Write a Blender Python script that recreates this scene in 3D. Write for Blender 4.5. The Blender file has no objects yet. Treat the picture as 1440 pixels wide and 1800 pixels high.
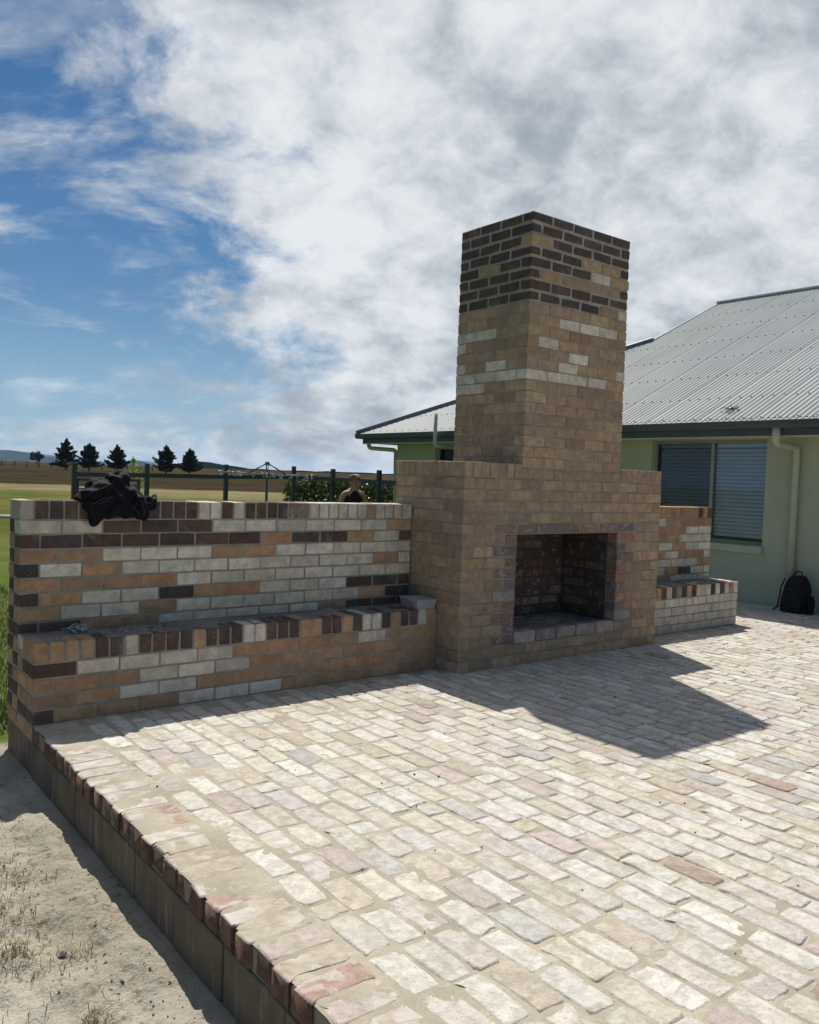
import bpy, bmesh, math, random
import numpy as np
from mathutils import Vector, Matrix
random.seed(7); RNG = np.random.default_rng(11)
scene = bpy.context.scene
C = scene.collection

# ------------------------------------------------------------------ camera, world, sun, exposure
CAM = Vector((-1.188, -4.562, 1.437))
RIGHT = Vector((0.78801, -0.61463, 0.03557)); UP = Vector((-0.00266, 0.05437, 0.99852)); FWD = Vector((0.61565, 0.78694, -0.04121))
cd = bpy.data.cameras.new('camera'); cam = bpy.data.objects.new('camera', cd); C.objects.link(cam)
cam.matrix_world = Matrix(((RIGHT.x, UP.x, -FWD.x, CAM.x), (RIGHT.y, UP.y, -FWD.y, CAM.y), (RIGHT.z, UP.z, -FWD.z, CAM.z), (0, 0, 0, 1)))
cd.sensor_fit = 'VERTICAL'; cd.sensor_height = 36.0; cd.lens = 1466 / 1800 * 36.0
cd.clip_start = 0.05; cd.clip_end = 20000
scene.camera = cam

SUN_DIR = Vector((0.96, 1.99, 3.516)).normalized()
SUN_EL = math.asin(SUN_DIR.z); SUN_AZ = math.atan2(SUN_DIR.x, SUN_DIR.y)
sd = bpy.data.lights.new('sun', 'SUN'); so = bpy.data.objects.new('sun', sd); C.objects.link(so)
sd.energy = 4.9; sd.angle = math.radians(0.53); sd.color = (1.0, 0.955, 0.88)
so.rotation_euler = SUN_DIR.to_track_quat('Z', 'Y').to_euler()
so.location = (0, 0, 30)

SKY = 0.06
w = bpy.data.worlds.new('World'); scene.world = w; w.use_nodes = True
def build_world():
    nt = w.node_tree; N = nt.nodes; L = nt.links; N.clear()
    out = N.new('ShaderNodeOutputWorld'); bg = N.new('ShaderNodeBackground'); bg.inputs['Strength'].default_value = SKY
    L.new(bg.outputs[0], out.inputs['Surface'])
    sky = N.new('ShaderNodeTexSky'); sky.sky_type = 'NISHITA'; sky.sun_disc = False
    sky.sun_elevation = SUN_EL; sky.sun_rotation = SUN_AZ; sky.air_density = 1.0; sky.dust_density = 0.15; sky.ozone_density = 3.0
    tc = N.new('ShaderNodeTexCoord')
    sep = N.new('ShaderNodeSeparateXYZ'); L.new(tc.outputs['Generated'], sep.inputs[0])
    def m(op, a, b=None, c=None, clamp=False):
        n = N.new('ShaderNodeMath'); n.operation = op; n.use_clamp = clamp
        for i, v in enumerate((a, b, c)):
            if v is None: continue
            if isinstance(v, (int, float)): n.inputs[i].default_value = v
            else: L.new(v, n.inputs[i])
        return n.outputs[0]
    def ss(x, lo, hi):
        n = N.new('ShaderNodeMapRange'); n.interpolation_type = 'SMOOTHSTEP'; L.new(x, n.inputs['Value'])
        n.inputs['From Min'].default_value = lo; n.inputs['From Max'].default_value = hi
        return n.outputs[0]
    X, Y, Z = sep.outputs
    zz = m('ADD', m('MAXIMUM', Z, 0.0), 0.48)
    # plan position on the cloud layer, turned so that +v runs along the cloud front
    A = math.radians(24); ca, sa = math.cos(A), math.sin(A)
    lat = m('SUBTRACT', m('MULTIPLY', X, ca), m('MULTIPLY', Y, sa))
    lon = m('ADD', m('MULTIPLY', X, sa), m('MULTIPLY', Y, ca))
    pu = m('DIVIDE', lat, zz); pv = m('DIVIDE', lon, zz)
    def vec(a, b, c=0.0):
        n = N.new('ShaderNodeCombineXYZ')
        for i, v in enumerate((a, b, c)):
            if isinstance(v, (int, float)): n.inputs[i].default_value = v
            else: L.new(v, n.inputs[i])
        return n.outputs[0]
    def noise(v, scale, detail, rough, dist=0.0, lac=2.0):
        n = N.new('ShaderNodeTexNoise'); n.noise_dimensions = '3D'; L.new(v, n.inputs['Vector'])
        n.inputs['Scale'].default_value = scale; n.inputs['Detail'].default_value = detail
        n.inputs['Roughness'].default_value = rough; n.inputs['Distortion'].default_value = dist
        n.inputs['Lacunarity'].default_value = lac
        return n.outputs['Fac']
    nb = noise(vec(pu, pv, 1.7), 2.3, 10, 0.60, 0.12)
    nd = noise(vec(pu, pv, 4.2), 8.5, 9, 0.62, 0.2)
    # cover: thick to the right of the front, breaking into wisps on its left
    edge = m('ADD', m('MULTIPLY', lat, 2.5), m('MULTIPLY', m('MAXIMUM', m('SUBTRACT', Z, 0.27), 0.0), 3.6))
    edge = m('MINIMUM', edge, 0.75)
    # the bank of cloud lies ahead; behind it breaks up into clear sky
    edge = m('SUBTRACT', edge, m('MULTIPLY', m('MAXIMUM', m('SUBTRACT', 0.25, lon), 0.0), 1.6))
    cov = m('ADD', m('ADD', edge, 0.10), m('MULTIPLY', m('SUBTRACT', nb, 0.5), 2.1))
    cov = m('ADD', cov, m('MULTIPLY', m('SUBTRACT', nd, 0.5), 1.1))
    mask = ss(cov, 0.0, 0.48)
    # wisps, stretched along the wind
    wv = vec(m('ADD', m('MULTIPLY', pu, 1.0), m('MULTIPLY', pv, 0.35)), m('MULTIPLY', pv, 1.7), 9.1)
    nw = noise(wv, 2.7, 9, 0.62, 0.3)
    wm = m('MULTIPLY', ss(nw, 0.43, 0.64), m('MULTIPLY', ss(lat, -1.0, -0.35), ss(Z, 0.52, 0.34)))
    wm = m('MULTIPLY', wm, 0.9)
    mask = m('MAXIMUM', mask, wm)
    # haze cover low down thins the cloud into blue
    # shade of the cloud: soft bright and grey cells
    ng = noise(vec(m('MULTIPLY', pu, 1.0), pv, 12.3), 2.6, 7, 0.56, 0.15)
    n3 = noise(vec(pu, pv, 22.3), 9.5, 9, 0.62, 0.2)
    g = m('ADD', m('MULTIPLY', ng, 0.52), m('MULTIPLY', n3, 0.48))
    g = ss(g, 0.355, 0.61)
    ramp = N.new('ShaderNodeMix'); ramp.data_type = 'RGBA'
    L.new(g, ramp.inputs['Factor'])
    k = 1.0 / SKY
    ramp.inputs['A'].default_value = (0.355 * k, 0.405 * k, 0.465 * k, 1); ramp.inputs['B'].default_value = (0.81 * k, 0.84 * k, 0.87 * k, 1)
    mix = N.new('ShaderNodeMix'); mix.data_type = 'RGBA'
    hs = N.new('ShaderNodeHueSaturation'); hs.inputs['Saturation'].default_value = 1.30; L.new(sky.outputs[0], hs.inputs['Color'])
    lowf = ss(Z, 0.22, 0.0)
    low = N.new('ShaderNodeMix'); low.data_type = 'RGBA'; low.blend_type = 'MULTIPLY'; L.new(lowf, low.inputs['Factor']); L.new(hs.outputs[0], low.inputs['A']); low.inputs['B'].default_value = (0.80, 0.92, 1.08, 1)
    L.new(mask, mix.inputs['Factor']); haz = N.new('ShaderNodeMix'); haz.data_type = 'RGBA'; L.new(m('MULTIPLY', ss(Z, 0.20, -0.02), 0.75), haz.inputs['Factor']); L.new(low.outputs['Result'], haz.inputs['A']); haz.inputs['B'].default_value = (0.32 * k, 0.50 * k, 0.70 * k, 1)
    L.new(haz.outputs['Result'], mix.inputs['A']); L.new(ramp.outputs['Result'], mix.inputs['B'])
    L.new(mix.outputs['Result'], bg.inputs['Color'])
build_world()
scene.view_settings.view_transform = 'Standard'; scene.view_settings.look = 'None'
scene.view_settings.exposure = 0.0; scene.view_settings.gamma = 1.0; scene.view_settings.use_curve_mapping = False
scene.render.engine = 'CYCLES'
scene.cycles.max_bounces = 6; scene.cycles.diffuse_bounces = 3; scene.cycles.transparent_max_bounces = 12

# ------------------------------------------------------------------ helpers
def link(o, parent=None):
    C.objects.link(o)
    if parent is not None: o.parent = parent
    return o
def mesh(name, verts, faces, mat=None, parent=None, smooth=False, loc=(0, 0, 0)):
    me = bpy.data.meshes.new(name); me.from_pydata([tuple(v) for v in verts], [], [tuple(f) for f in faces])
    if smooth: me.polygons.foreach_set('use_smooth', [True] * len(me.polygons))
    if mat: me.materials.append(mat)
    me.update(); o = bpy.data.objects.new(name, me); o.location = loc
    return link(o, parent)
def tag(o, label=None, cat=None, group=None, kind=None):
    if label: o['label'] = label
    if cat: o['category'] = cat
    if group: o['group'] = group
    if kind: o['kind'] = kind
    return o
def empty(name, loc=(0, 0, 0), rz=0.0):
    o = bpy.data.objects.new(name, None); o.location = loc; o.rotation_euler = (0, 0, rz); o.empty_display_size = 0.1
    return link(o)

class MB:
    def __init__(s): s.v = []; s.f = []; s.t = []
    def add(s, verts, faces, tint=None):
        b = len(s.v); s.v.extend(tuple(x) for x in verts); s.f.extend(tuple(i + b for i in f) for f in faces)
        if tint is not None: s.t.extend([tint] * len(faces))
        return s
    def box(s, x0, x1, y0, y1, z0, z1, tint=None):
        return s.add([(x0, y0, z0), (x1, y0, z0), (x1, y1, z0), (x0, y1, z0), (x0, y0, z1), (x1, y0, z1), (x1, y1, z1), (x0, y1, z1)],
              [(0, 3, 2, 1), (4, 5, 6, 7), (0, 1, 5, 4), (1, 2, 6, 5), (2, 3, 7, 6), (3, 0, 4, 7)], tint)
    def cbox(s, x0, x1, y0, y1, z0, z1, c=0.004, tint=None):
        v, f = chamfer_box(x1 - x0, y1 - y0, z1 - z0, c, 0, None)
        cx, cy, cz = (x0 + x1) / 2, (y0 + y1) / 2, (z0 + z1) / 2
        return s.add([(a + cx, b + cy, d + cz) for a, b, d in v], f, tint)
    def tube(s, pts, r, n=8, cap=True):
        pts = [Vector(p) for p in pts]; rs = r if isinstance(r, (list, tuple)) else [r] * len(pts)
        b = len(s.v); prev = None
        for i, p in enumerate(pts):
            d = (pts[min(i + 1, len(pts) - 1)] - pts[max(i - 1, 0)]).normalized()
            if prev is None: a = d.orthogonal().normalized()
            else: a = (prev - d * prev.dot(d)).normalized()
            prev = a; c = d.cross(a)
            for k in range(n):
                t = 2 * math.pi * k / n; s.v.append(tuple(p + (a * math.cos(t) + c * math.sin(t)) * rs[i]))
        for i in range(len(pts) - 1):
            for k in range(n):
                k2 = (k + 1) % n; s.f.append((b + i * n + k, b + i * n + k2, b + (i + 1) * n + k2, b + (i + 1) * n + k))
        if cap:
            s.f.append(tuple(b + k for k in reversed(range(n)))); s.f.append(tuple(b + (len(pts) - 1) * n + k for k in range(n)))
        return s
    def build(s, name, mat, parent=None, smooth=False, kind=None, loc=(0, 0, 0)):
        o = mesh(name, s.v, s.f, mat, parent, smooth, loc)
        if s.t:
            at = o.data.attributes.new('tint', 'FLOAT_COLOR', 'FACE')
            at.data.foreach_set('color', np.array([(t[0], t[1], t[2], 1.0) for t in s.t], dtype=np.float32).ravel())
        if kind: o['kind'] = kind
        return o

def chamfer_box(L, W, H, c, jit, rng):
    vs = []; idx = {}
    for sx in (-1, 1):
        for sy in (-1, 1):
            for sz in (-1, 1):
                j = (0, 0, 0) if not jit else tuple(rng.uniform(-jit, jit) for _ in range(3))
                cc = c if not jit else c * rng.uniform(0.6, 1.5)
                p = (sx * L / 2 + j[0], sy * W / 2 + j[1], sz * H / 2 + j[2])
                for ax in range(3):
                    q = list(p)
                    for o in range(3):
                        if o != ax: q[o] -= (sx, sy, sz)[o] * cc
                    idx[(sx, sy, sz, ax)] = len(vs); vs.append(tuple(q))
    f = []
    S = (-1, 1)
    def out(face, n):
        a, b, c2 = (Vector(vs[i]) for i in face[:3])
        f.append(face if (b - a).cross(c2 - a).dot(Vector(n)) > 0 else tuple(reversed(face)))
    for s in S:
        out((idx[s, -1, -1, 0], idx[s, 1, -1, 0], idx[s, 1, 1, 0], idx[s, -1, 1, 0]), (s, 0, 0))
        out((idx[-1, s, -1, 1], idx[1, s, -1, 1], idx[1, s, 1, 1], idx[-1, s, 1, 1]), (0, s, 0))
        out((idx[-1, -1, s, 2], idx[1, -1, s, 2], idx[1, 1, s, 2], idx[-1, 1, s, 2]), (0, 0, s))
    for a in S:
        for b in S:
            out((idx[a, b, -1, 0], idx[a, b, -1, 1], idx[a, b, 1, 1], idx[a, b, 1, 0]), (a, b, 0))
            out((idx[a, -1, b, 0], idx[a, -1, b, 2], idx[a, 1, b, 2], idx[a, 1, b, 0]), (a, 0, b))
            out((idx[-1, a, b, 1], idx[-1, a, b, 2], idx[1, a, b, 2], idx[1, a, b, 1]), (0, a, b))
    for a in S:
        for b in S:
            for d in S:
                out((idx[a, b, d, 0], idx[a, b, d, 1], idx[a, b, d, 2]), (a, b, d))
    return vs, f

def vnoise(x, y, scale, seed):
    r = np.random.default_rng(seed).random((256, 256)).astype(np.float32)
    x = np.asarray(x) / scale; y = np.asarray(y) / scale
    xi = np.floor(x).astype(int); yi = np.floor(y).astype(int); fx = x - xi; fy = y - yi
    fx = fx * fx * (3 - 2 * fx); fy = fy * fy * (3 - 2 * fy)
    g = lambda a, b: r[a % 256, b % 256]
    return ((g(xi, yi) * (1 - fx) + g(xi + 1, yi) * fx) * (1 - fy) + (g(xi, yi + 1) * (1 - fx) + g(xi + 1, yi + 1) * fx) * fy) - 0.5
def fbm(x, y, scale, seed, octv=4, rough=0.5):
    t = 0; a = 1.0
    for i in range(octv): t = t + a * vnoise(x, y, scale, seed + i); scale /= 2; a *= rough
    return t
def grid_mesh(name, xs, ys, zf, mat, parent=None):
    gx, gy = np.meshgrid(xs, ys, indexing='ij'); gz = zf(gx, gy)
    n, m = gx.shape
    co = np.stack([gx, gy, gz], -1).reshape(-1, 3).astype(np.float32)
    i = np.arange(n * m).reshape(n, m)
    q = np.stack([i[:-1, :-1], i[1:, :-1], i[1:, 1:], i[:-1, 1:]], -1).reshape(-1, 4).astype(np.int32)
    return np_mesh(name, co, q, mat, parent, True)
def np_mesh(name, co, q, mat, parent=None, smooth=False):
    me = bpy.data.meshes.new(name); k = q.shape[1]
    me.vertices.add(len(co)); me.vertices.foreach_set('co', np.ascontiguousarray(co, dtype=np.float32).ravel())
    me.loops.add(q.size); me.loops.foreach_set('vertex_index', np.ascontiguousarray(q, dtype=np.int32).ravel())
    me.polygons.add(len(q)); me.polygons.foreach_set('loop_start', np.arange(0, q.size, k, dtype=np.int32))
    me.polygons.foreach_set('loop_total', np.full(len(q), k, dtype=np.int32))
    if smooth: me.polygons.foreach_set('use_smooth', np.ones(len(q), dtype=bool))
    if mat: me.materials.append(mat)
    me.update(calc_edges=True); me.validate()
    return link(bpy.data.objects.new(name, me), parent)

# ------------------------------------------------------------------ materials
class Mat:
    def __init__(s, name, rough=0.85):
        s.m = bpy.data.materials.new(name); s.m.use_nodes = True; s.nt = s.m.node_tree
        s.N = s.nt.nodes; s.L = s.nt.links; s.b = s.N['Principled BSDF']; s.b.inputs['Roughness'].default_value = rough
        s.b.inputs['Specular IOR Level'].default_value = 0.25
    def pos(s, scale=(1, 1, 1)):
        g = s.N.new('ShaderNodeNewGeometry'); mp = s.N.new('ShaderNodeMapping'); s.L.new(g.outputs['Position'], mp.inputs['Vector'])
        mp.inputs['Scale'].default_value = scale; return mp.outputs[0]
    def noise(s, scale, detail=4, rough=0.55, dist=0.0, stretch=(1, 1, 1), off=0.0):
        n = s.N.new('ShaderNodeTexNoise'); v = s.pos(stretch); s.L.new(v, n.inputs['Vector'])
        v.node.inputs['Location'].default_value = (off, off * 1.7, off * 0.6)
        n.inputs['Scale'].default_value = scale; n.inputs['Detail'].default_value = detail; n.inputs['Roughness'].default_value = rough; n.inputs['Distortion'].default_value = dist
        return n.outputs['Fac']
    def vor(s, scale, feature='F1', out='Distance', rnd=1.0):
        n = s.N.new('ShaderNodeTexVoronoi'); n.feature = feature; s.L.new(s.pos(), n.inputs['Vector']); n.inputs['Scale'].default_value = scale
        n.inputs['Randomness'].default_value = rnd
        return n.outputs[out]
    def ss(s, x, lo, hi):
        n = s.N.new('ShaderNodeMapRange'); n.interpolation_type = 'SMOOTHSTEP'; s.L.new(x, n.inputs['Value'])
        n.inputs['From Min'].default_value = lo; n.inputs['From Max'].default_value = hi; return n.outputs[0]
    def math(s, op, a, b=None, clamp=False):
        n = s.N.new('ShaderNodeMath'); n.operation = op; n.use_clamp = clamp
        for i, v in enumerate((a, b)):
            if v is None: continue
            if isinstance(v, (int, float)): n.inputs[i].default_value = v
            else: s.L.new(v, n.inputs[i])
        return n.outputs[0]
    def mix(s, f, a, b, mode='MIX'):
        n = s.N.new('ShaderNodeMix'); n.data_type = 'RGBA'; n.blend_type = mode
        for k, v in (('Factor', f), ('A', a), ('B', b)):
            if isinstance(v, (int, float)): n.inputs[k].default_value = v
            elif isinstance(v, tuple): n.inputs[k].default_value = (*v, 1)
            else: s.L.new(v, n.inputs[k])
        return n.outputs['Result']
    def tint(s):
        oi = s.N.new('ShaderNodeObjectInfo'); at = s.N.new('ShaderNodeAttribute'); at.attribute_name = 'tint'
        return s.mix(1.0, oi.outputs['Color'], at.outputs['Color'], 'MULTIPLY')
    def color(s, c):
        if isinstance(c, tuple): s.b.inputs['Base Color'].default_value = (*c, 1)
        else: s.L.new(c, s.b.inputs['Base Color'])
        return s
    def bump(s, h, strength=0.3, dist=0.01):
        n = s.N.new('ShaderNodeBump'); n.inputs['Strength'].default_value = strength; n.inputs['Distance'].default_value = dist
        s.L.new(h, n.inputs['Height']); s.L.new(n.outputs[0], s.b.inputs['Normal']); return s
def simple(name, col, rough=0.6, var=0.15, scale=8.0, metallic=0.0, bump=0.0):
    M = Mat(name, rough); M.b.inputs['Metallic'].default_value = metallic
    n = M.noise(scale, 5, 0.6); M.color(M.mix(M.ss(n, 0.3, 0.7), tuple(c * (1 - var) for c in col), tuple(min(1, c * (1 + var)) for c in col)))
    if bump: M.bump(M.noise(scale * 12, 4), bump, 0.004)
    return M.m

MORTAR = (0.285, 0.262, 0.225)
def brick_mat(name, smear=0.5, speck=0.5, patch=0.0, soot=0.0, splat=0.6):
    M = Mat(name, 0.88); t = M.tint()
    blot = M.ss(M.noise(14, 7, 0.66, 0.3), 0.3, 0.70)
    c = M.mix(blot, M.mix(1.0, t, (0.76, 0.75, 0.74), 'MULTIPLY'), M.mix(1.0, t, (1.16, 1.14, 1.11), 'MULTIPLY'))
    gr = M.noise(160, 3, 0.7)
    c = M.mix(M.ss(gr, 0.56, 0.72), c, M.mix(1.0, c, (0.72, 0.70, 0.68), 'MULTIPLY'))
    sp = M.math('MULTIPLY', M.ss(M.vor(70), 0.22, 0.12), M.ss(M.noise(22, 2, 0.5, off=3.1), 0.5, 0.62))
    c = M.mix(M.math('MULTIPLY', sp, speck), c, M.mix(1.0, c, (0.30, 0.27, 0.25), 'MULTIPLY'))
    if patch:      # lime wash and old mortar still stuck on the face
        pm = M.ss(M.noise(15, 6, 0.62, 0.6, off=7.7), 0.53, 0.63)
        c = M.mix(M.math('MULTIPLY', pm, patch), c, (0.44, 0.40, 0.37))
    sm = M.ss(M.noise(6.5, 6, 0.62, 0.5, off=1.3), 0.555, 0.70)
    c = M.mix(M.math('MULTIPLY', sm, smear), c, MORTAR)
    spl = M.math('MULTIPLY', M.ss(M.vor(48), 0.17, 0.10), M.ss(M.noise(3.2, 3, 0.5, off=17), 0.56, 0.64))
    c = M.mix(M.math('MULTIPLY', spl, splat), c, (0.55, 0.50, 0.42))
    if soot:
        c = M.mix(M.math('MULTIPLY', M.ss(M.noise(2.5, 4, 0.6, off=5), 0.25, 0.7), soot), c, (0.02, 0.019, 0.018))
    M.color(c)
    h = M.math('ADD', M.math('MULTIPLY', M.noise(55, 5, 0.65), 1.0), M.math('MULTIPLY', gr, 0.35))
    h = M.math('SUBTRACT', h, M.math('MULTIPLY', sp, 0.8))
    M.bump(h, 0.45, 0.006)
    return M.m
def mortar_mat(name, col, soot=0.0):
    M = Mat(name, 0.95)
    c = M.mix(M.ss(M.noise(5, 6, 0.6), 0.3, 0.7), tuple(x * 0.78 for x in col), tuple(x * 1.2 for x in col))
    c = M.mix(M.ss(M.noise(140, 3, 0.7), 0.55, 0.75), c, tuple(x * 0.6 for x in col))
    if soot: c = M.mix(soot, c, (0.02, 0.019, 0.018))
    M.color(c); M.bump(M.math('ADD', M.noise(40, 6, 0.65), M.math('MULTIPLY', M.noise(260, 2), 0.4)), 0.6, 0.007)
    return M.m
MAT = {
    'W': brick_mat('cream_brick', 0.45, 0.8), 'T': brick_mat('tan_brick', 0.30, 0.6), 'D': brick_mat('dark_brick', 0.40, 0.3),
    'R': brick_mat('recycled_brick', 0.4, 0.5, patch=0.55), 'F': brick_mat('firebox_brick', 0.35, 0.4, patch=0.40, soot=0.28),
    'K': brick_mat('kerb_brick', 0.55, 0.3, patch=0.35),
}
M_MORTAR = mortar_mat('grey_mortar', (0.31, 0.285, 0.245)); M_MORTAR_CH = mortar_mat('chimney_mortar', (0.36, 0.33, 0.285))
M_MORTAR_TAN = mortar_mat('warm_mortar', (0.285, 0.255, 0.21))
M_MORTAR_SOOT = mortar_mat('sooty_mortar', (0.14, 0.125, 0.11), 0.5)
M_DUSTY = mortar_mat('dusty_mortar', (0.235, 0.225, 0.205))
TINTS = {
    'W': [(0.65, 0.59, 0.505), (0.61, 0.555, 0.475), (0.68, 0.625, 0.535), (0.64, 0.575, 0.485)],
    'T': [(0.45, 0.285, 0.175), (0.42, 0.27, 0.165), (0.47, 0.295, 0.175), (0.40, 0.27, 0.175), (0.45, 0.265, 0.16)],
    'D': [(0.105, 0.080, 0.072), (0.125, 0.082, 0.068), (0.088, 0.073, 0.069), (0.115, 0.076, 0.064)],
    'R': [(0.26, 0.18, 0.155), (0.22, 0.165, 0.145), (0.28, 0.175, 0.145), (0.40, 0.345, 0.31), (0.36, 0.18, 0.135), (0.24, 0.19, 0.17)],
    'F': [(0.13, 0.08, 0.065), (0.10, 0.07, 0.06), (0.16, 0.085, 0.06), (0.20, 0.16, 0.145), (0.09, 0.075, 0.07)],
    'K': [(0.26, 0.12, 0.085), (0.22, 0.11, 0.085), (0.30, 0.16, 0.12), (0.20, 0.14, 0.12)],
}
TANBODY = [(0.42, 0.305, 0.205), (0.39, 0.285, 0.195), (0.445, 0.32, 0.21), (0.37, 0.275, 0.195), (0.425, 0.295, 0.19), (0.36, 0.255, 0.175)]

# ------------------------------------------------------------------ bricks
BRICK_CACHE = {}
def brick_mesh(kind, dims, chunky):
    v = random.randrange(5); key = (kind, tuple(round(d, 3) for d in dims), chunky, v)
    if key not in BRICK_CACHE:
        rng = random.Random(hash(key[1:]) & 0xffff)
        vs, fs = chamfer_box(*dims, 0.009 if chunky else 0.0035, 0.0030 if chunky else 0.0017, rng)
        me = bpy.data.meshes.new('brick'); me.from_pydata(vs, [], fs); me.materials.append(MAT[kind])
        at = me.attributes.new('tint', 'FLOAT_COLOR', 'FACE'); at.data.foreach_set('color', [1.0] * 4 * len(fs))
        BRICK_CACHE[key] = me
    return BRICK_CACHE[key]
class Wall:
    """collects bricks of one masonry thing; the largest in view become objects, the rest one joined part"""
    def __init__(s, limit=300): s.b = []; s.limit = limit
    def brick(s, x0, x1, y0, y1, z0, z1, kind, prio=1.0, chunky=False, tints=None, name='brick'):
        s.b.append((x0, x1, y0, y1, z0, z1, kind, prio, chunky, tints, name))
    def build(s, root, join_name='inner_bricks'):
        def score(b):
            c = Vector(((b[0] + b[1]) / 2, (b[2] + b[3]) / 2, (b[4] + b[5]) / 2)); return b[7] * max(b[1] - b[0], b[3] - b[2]) / (c - CAM).length_squared
        order = sorted(s.b, key=score, reverse=True)
        J = {}
        for i, (x0, x1, y0, y1, z0, z1, kind, pr, ch, tints, name) in enumerate(order):
            t = random.choice(tints or TINTS[kind]); k = random.uniform(0.84, 1.13); t = tuple(c * k * random.uniform(0.97, 1.03) for c in t)
            j = 0.0018 if not ch else 0.0014
            c = ((x0 + x1) / 2 + random.uniform(-j, j), (y0 + y1) / 2 + random.uniform(-j, j), (z0 + z1) / 2 + random.uniform(-j, j) * 0.6)
            d = (x1 - x0, y1 - y0, z1 - z0)
            if i < s.limit and pr > 0.05:
                o = bpy.data.objects.new(name, brick_mesh(kind, d, ch)); o.location = c; o.color = (*t, 1)
                if ch and kind != 'D': o.rotation_euler = (random.uniform(-.006, .006), random.uniform(-.008, .008), random.uniform(-.006, .006))
                link(o, root)
            else:
                mb = J.setdefault(kind, MB()); vs, fs = chamfer_box(*d, 0.008 if ch else 0.0035, 0.002 if ch else 0.0008, random)
                mb.add([(a + c[0], b + c[1], e + c[2]) for a, b, e in vs], fs, t)
        for kind, mb in J.items(): mb.build(join_name, MAT[kind], root, kind='stuff')

CO = 0.086; BH = 0.076; J_ = 0.010
def course_x(W, xa, n, y0, y1, z, row, half_first, rev=False, prio=1.0, tints=None, mod=0.24):
    """one course along +x of total n brick modules from xa; row = kinds left to right"""
    x = xa; k = 0; end = xa + n * mod - J_
    i = 0
    while x < end - 0.02:
        ln = 0.5 if (half_first and i == 0) else 1.0
        x1 = min(x + ln * mod - J_, end)
        if end - x1 < 0.03: x1 = end
        kind = row[min(i, len(row) - 1)]
        if kind != '.': W.brick(x, x1, y0, y1, z, z + BH, kind, prio, kind in 'RF', tints if kind == 'T' else None)
        x = x1 + J_; i += 1

def screed(root, x0, x1, seed):
    # thin dirty mortar slurry over the bench top, brick tops showing through in places
    zf = lambda x, y: 4 * CO + 0.1103 + 0.0042 * fbm(x, y, 0.22, seed, 4, 0.6) - 0.004 * np.clip((0.262 - y) / 0.012, 0, 1)
    grid_mesh('bench_screed', np.arange(x0, x1, 0.012), np.arange(0.252, 0.599, 0.012), zf, M_DUSTY, root)
# left wall with bench ------------------------------------------------
GZ = -0.285
def left_wall():
    root = empty('brick_bench_wall', (0, 0.25, 0))
    tag(root, 'long low wall of mixed white, tan and dark bricks with built-in bench, jacket on top', 'wall')
    root.location = (0, 0, 0)
    W = Wall(320)
    rows = ['WWDDDWWWWWWT', 'DDDDDDDTDDTWD', 'TTWWWTTWWWWW', 'DWTWWWWWWWWTW', 'TTTTWWWWWWWW', 'DTWWDTTWWWDDD', 'TWWTWWWWWWTD', 'DDTTWWWWWTDDD']
    for r, row in enumerate(rows):
        z = (12 - r) * CO
        course_x(W, 0, 12, 0.60, 0.71, z, row, r % 2 == 1)
    cap = 'RDDDDDDDDDDDDWWDWDDDDRRWWWWWWTWWWW'
    n = len(cap); p = 2.87 / n
    for i, k in enumerate(cap): W.brick(i * p, (i + 1) * p - 0.013 + (0.013 if i == n - 1 else 0), 0.598, 0.832, 13 * CO, 13 * CO + 0.110, k, 1.2, name='cap_brick')
    brows = ['DWWWWTTTTWTT', 'TTTWWWTTTTTTT', 'TTWWTTTTTTTT', 'DTTTWWWTTTTTT']
    for r, row in enumerate(brows): course_x(W, 0, 12, 0.25, 0.36, (3 - r) * CO, row, r % 2 == 1)
    cap = 'TTTTDDWDDDDTDDDWWDDDTTDDTDWWDTDDWT'
    for i, k in enumerate(cap):
        W.brick(i * p, (i + 1) * p - 0.013 + (0.013 if i == n - 1 else 0), 0.248, 0.478, 4 * CO, 4 * CO + 0.110, k, 1.2, name='cap_brick')
    for i in range(12): W.brick(i * 0.24, i * 0.24 + 0.23, 0.488, 0.598, 4 * CO + 0.030, 4 * CO + 0.1085, 'WWTW'[i % 4], 0.6, name='cap_brick')
    # left end returns: back leaf of the wall, side of the bench, footing courses below the paving
    ends = 'DTDTDTDDDTDDD'
    for r in range(13):
        W.brick(0, 0.23, 0.72, 0.83, (12 - r) * CO, (12 - r) * CO + BH, ends[r], 0.7)
        if 13 - r <= 5: W.brick(0, 0.11, 0.60, 0.71, (12 - r) * CO, (12 - r) * CO + BH, 'D' if r % 2 else 'T', 0.7)
    for r, (a, b) in enumerate(('DT', 'TT', 'TT', 'DD')):
        z = (3 - r) * CO
        if r % 2 == 0: W.brick(0, 0.23, 0.37, 0.48, z, z + BH, a, 0.7); W.brick(0, 0.23, 0.49, 0.59, z, z + BH, b, 0.7)
        else: W.brick(0, 0.11, 0.37, 0.59, z, z + BH, a, 0.7)
    for r in range(1, 2):
        z = -r * CO
        W.brick(0, 0.11, 0.37, 0.59, z, z + BH, 'T', 0.7); W.brick(0, 0.11, 0.60, 0.83, z, z + BH, 'T', 0.7); W.brick(0, 0.11, 0.256, 0.36, z, z + BH, 'T', 0.7)
    W.build(root); screed(root, 0.004, 2.872, 61)
    e = 0.0035
    m = MB().box(e, 2.874, 0.60 + e, 0.83 - e, -0.09, 13 * CO + 0.106); m.build('mortar_core', M_MORTAR, root)
    m = MB().box(e, 2.874, 0.25 + e, 0.596, -0.09, 4 * CO + 0.104); m.build('bench_core', M_MORTAR, root)
    m = MB().box(e * 2, 0.4, 0.256, 0.822, GZ - 0.12, -0.0905); m.build('footing', M_BLOCK, root)
    return root

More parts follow.
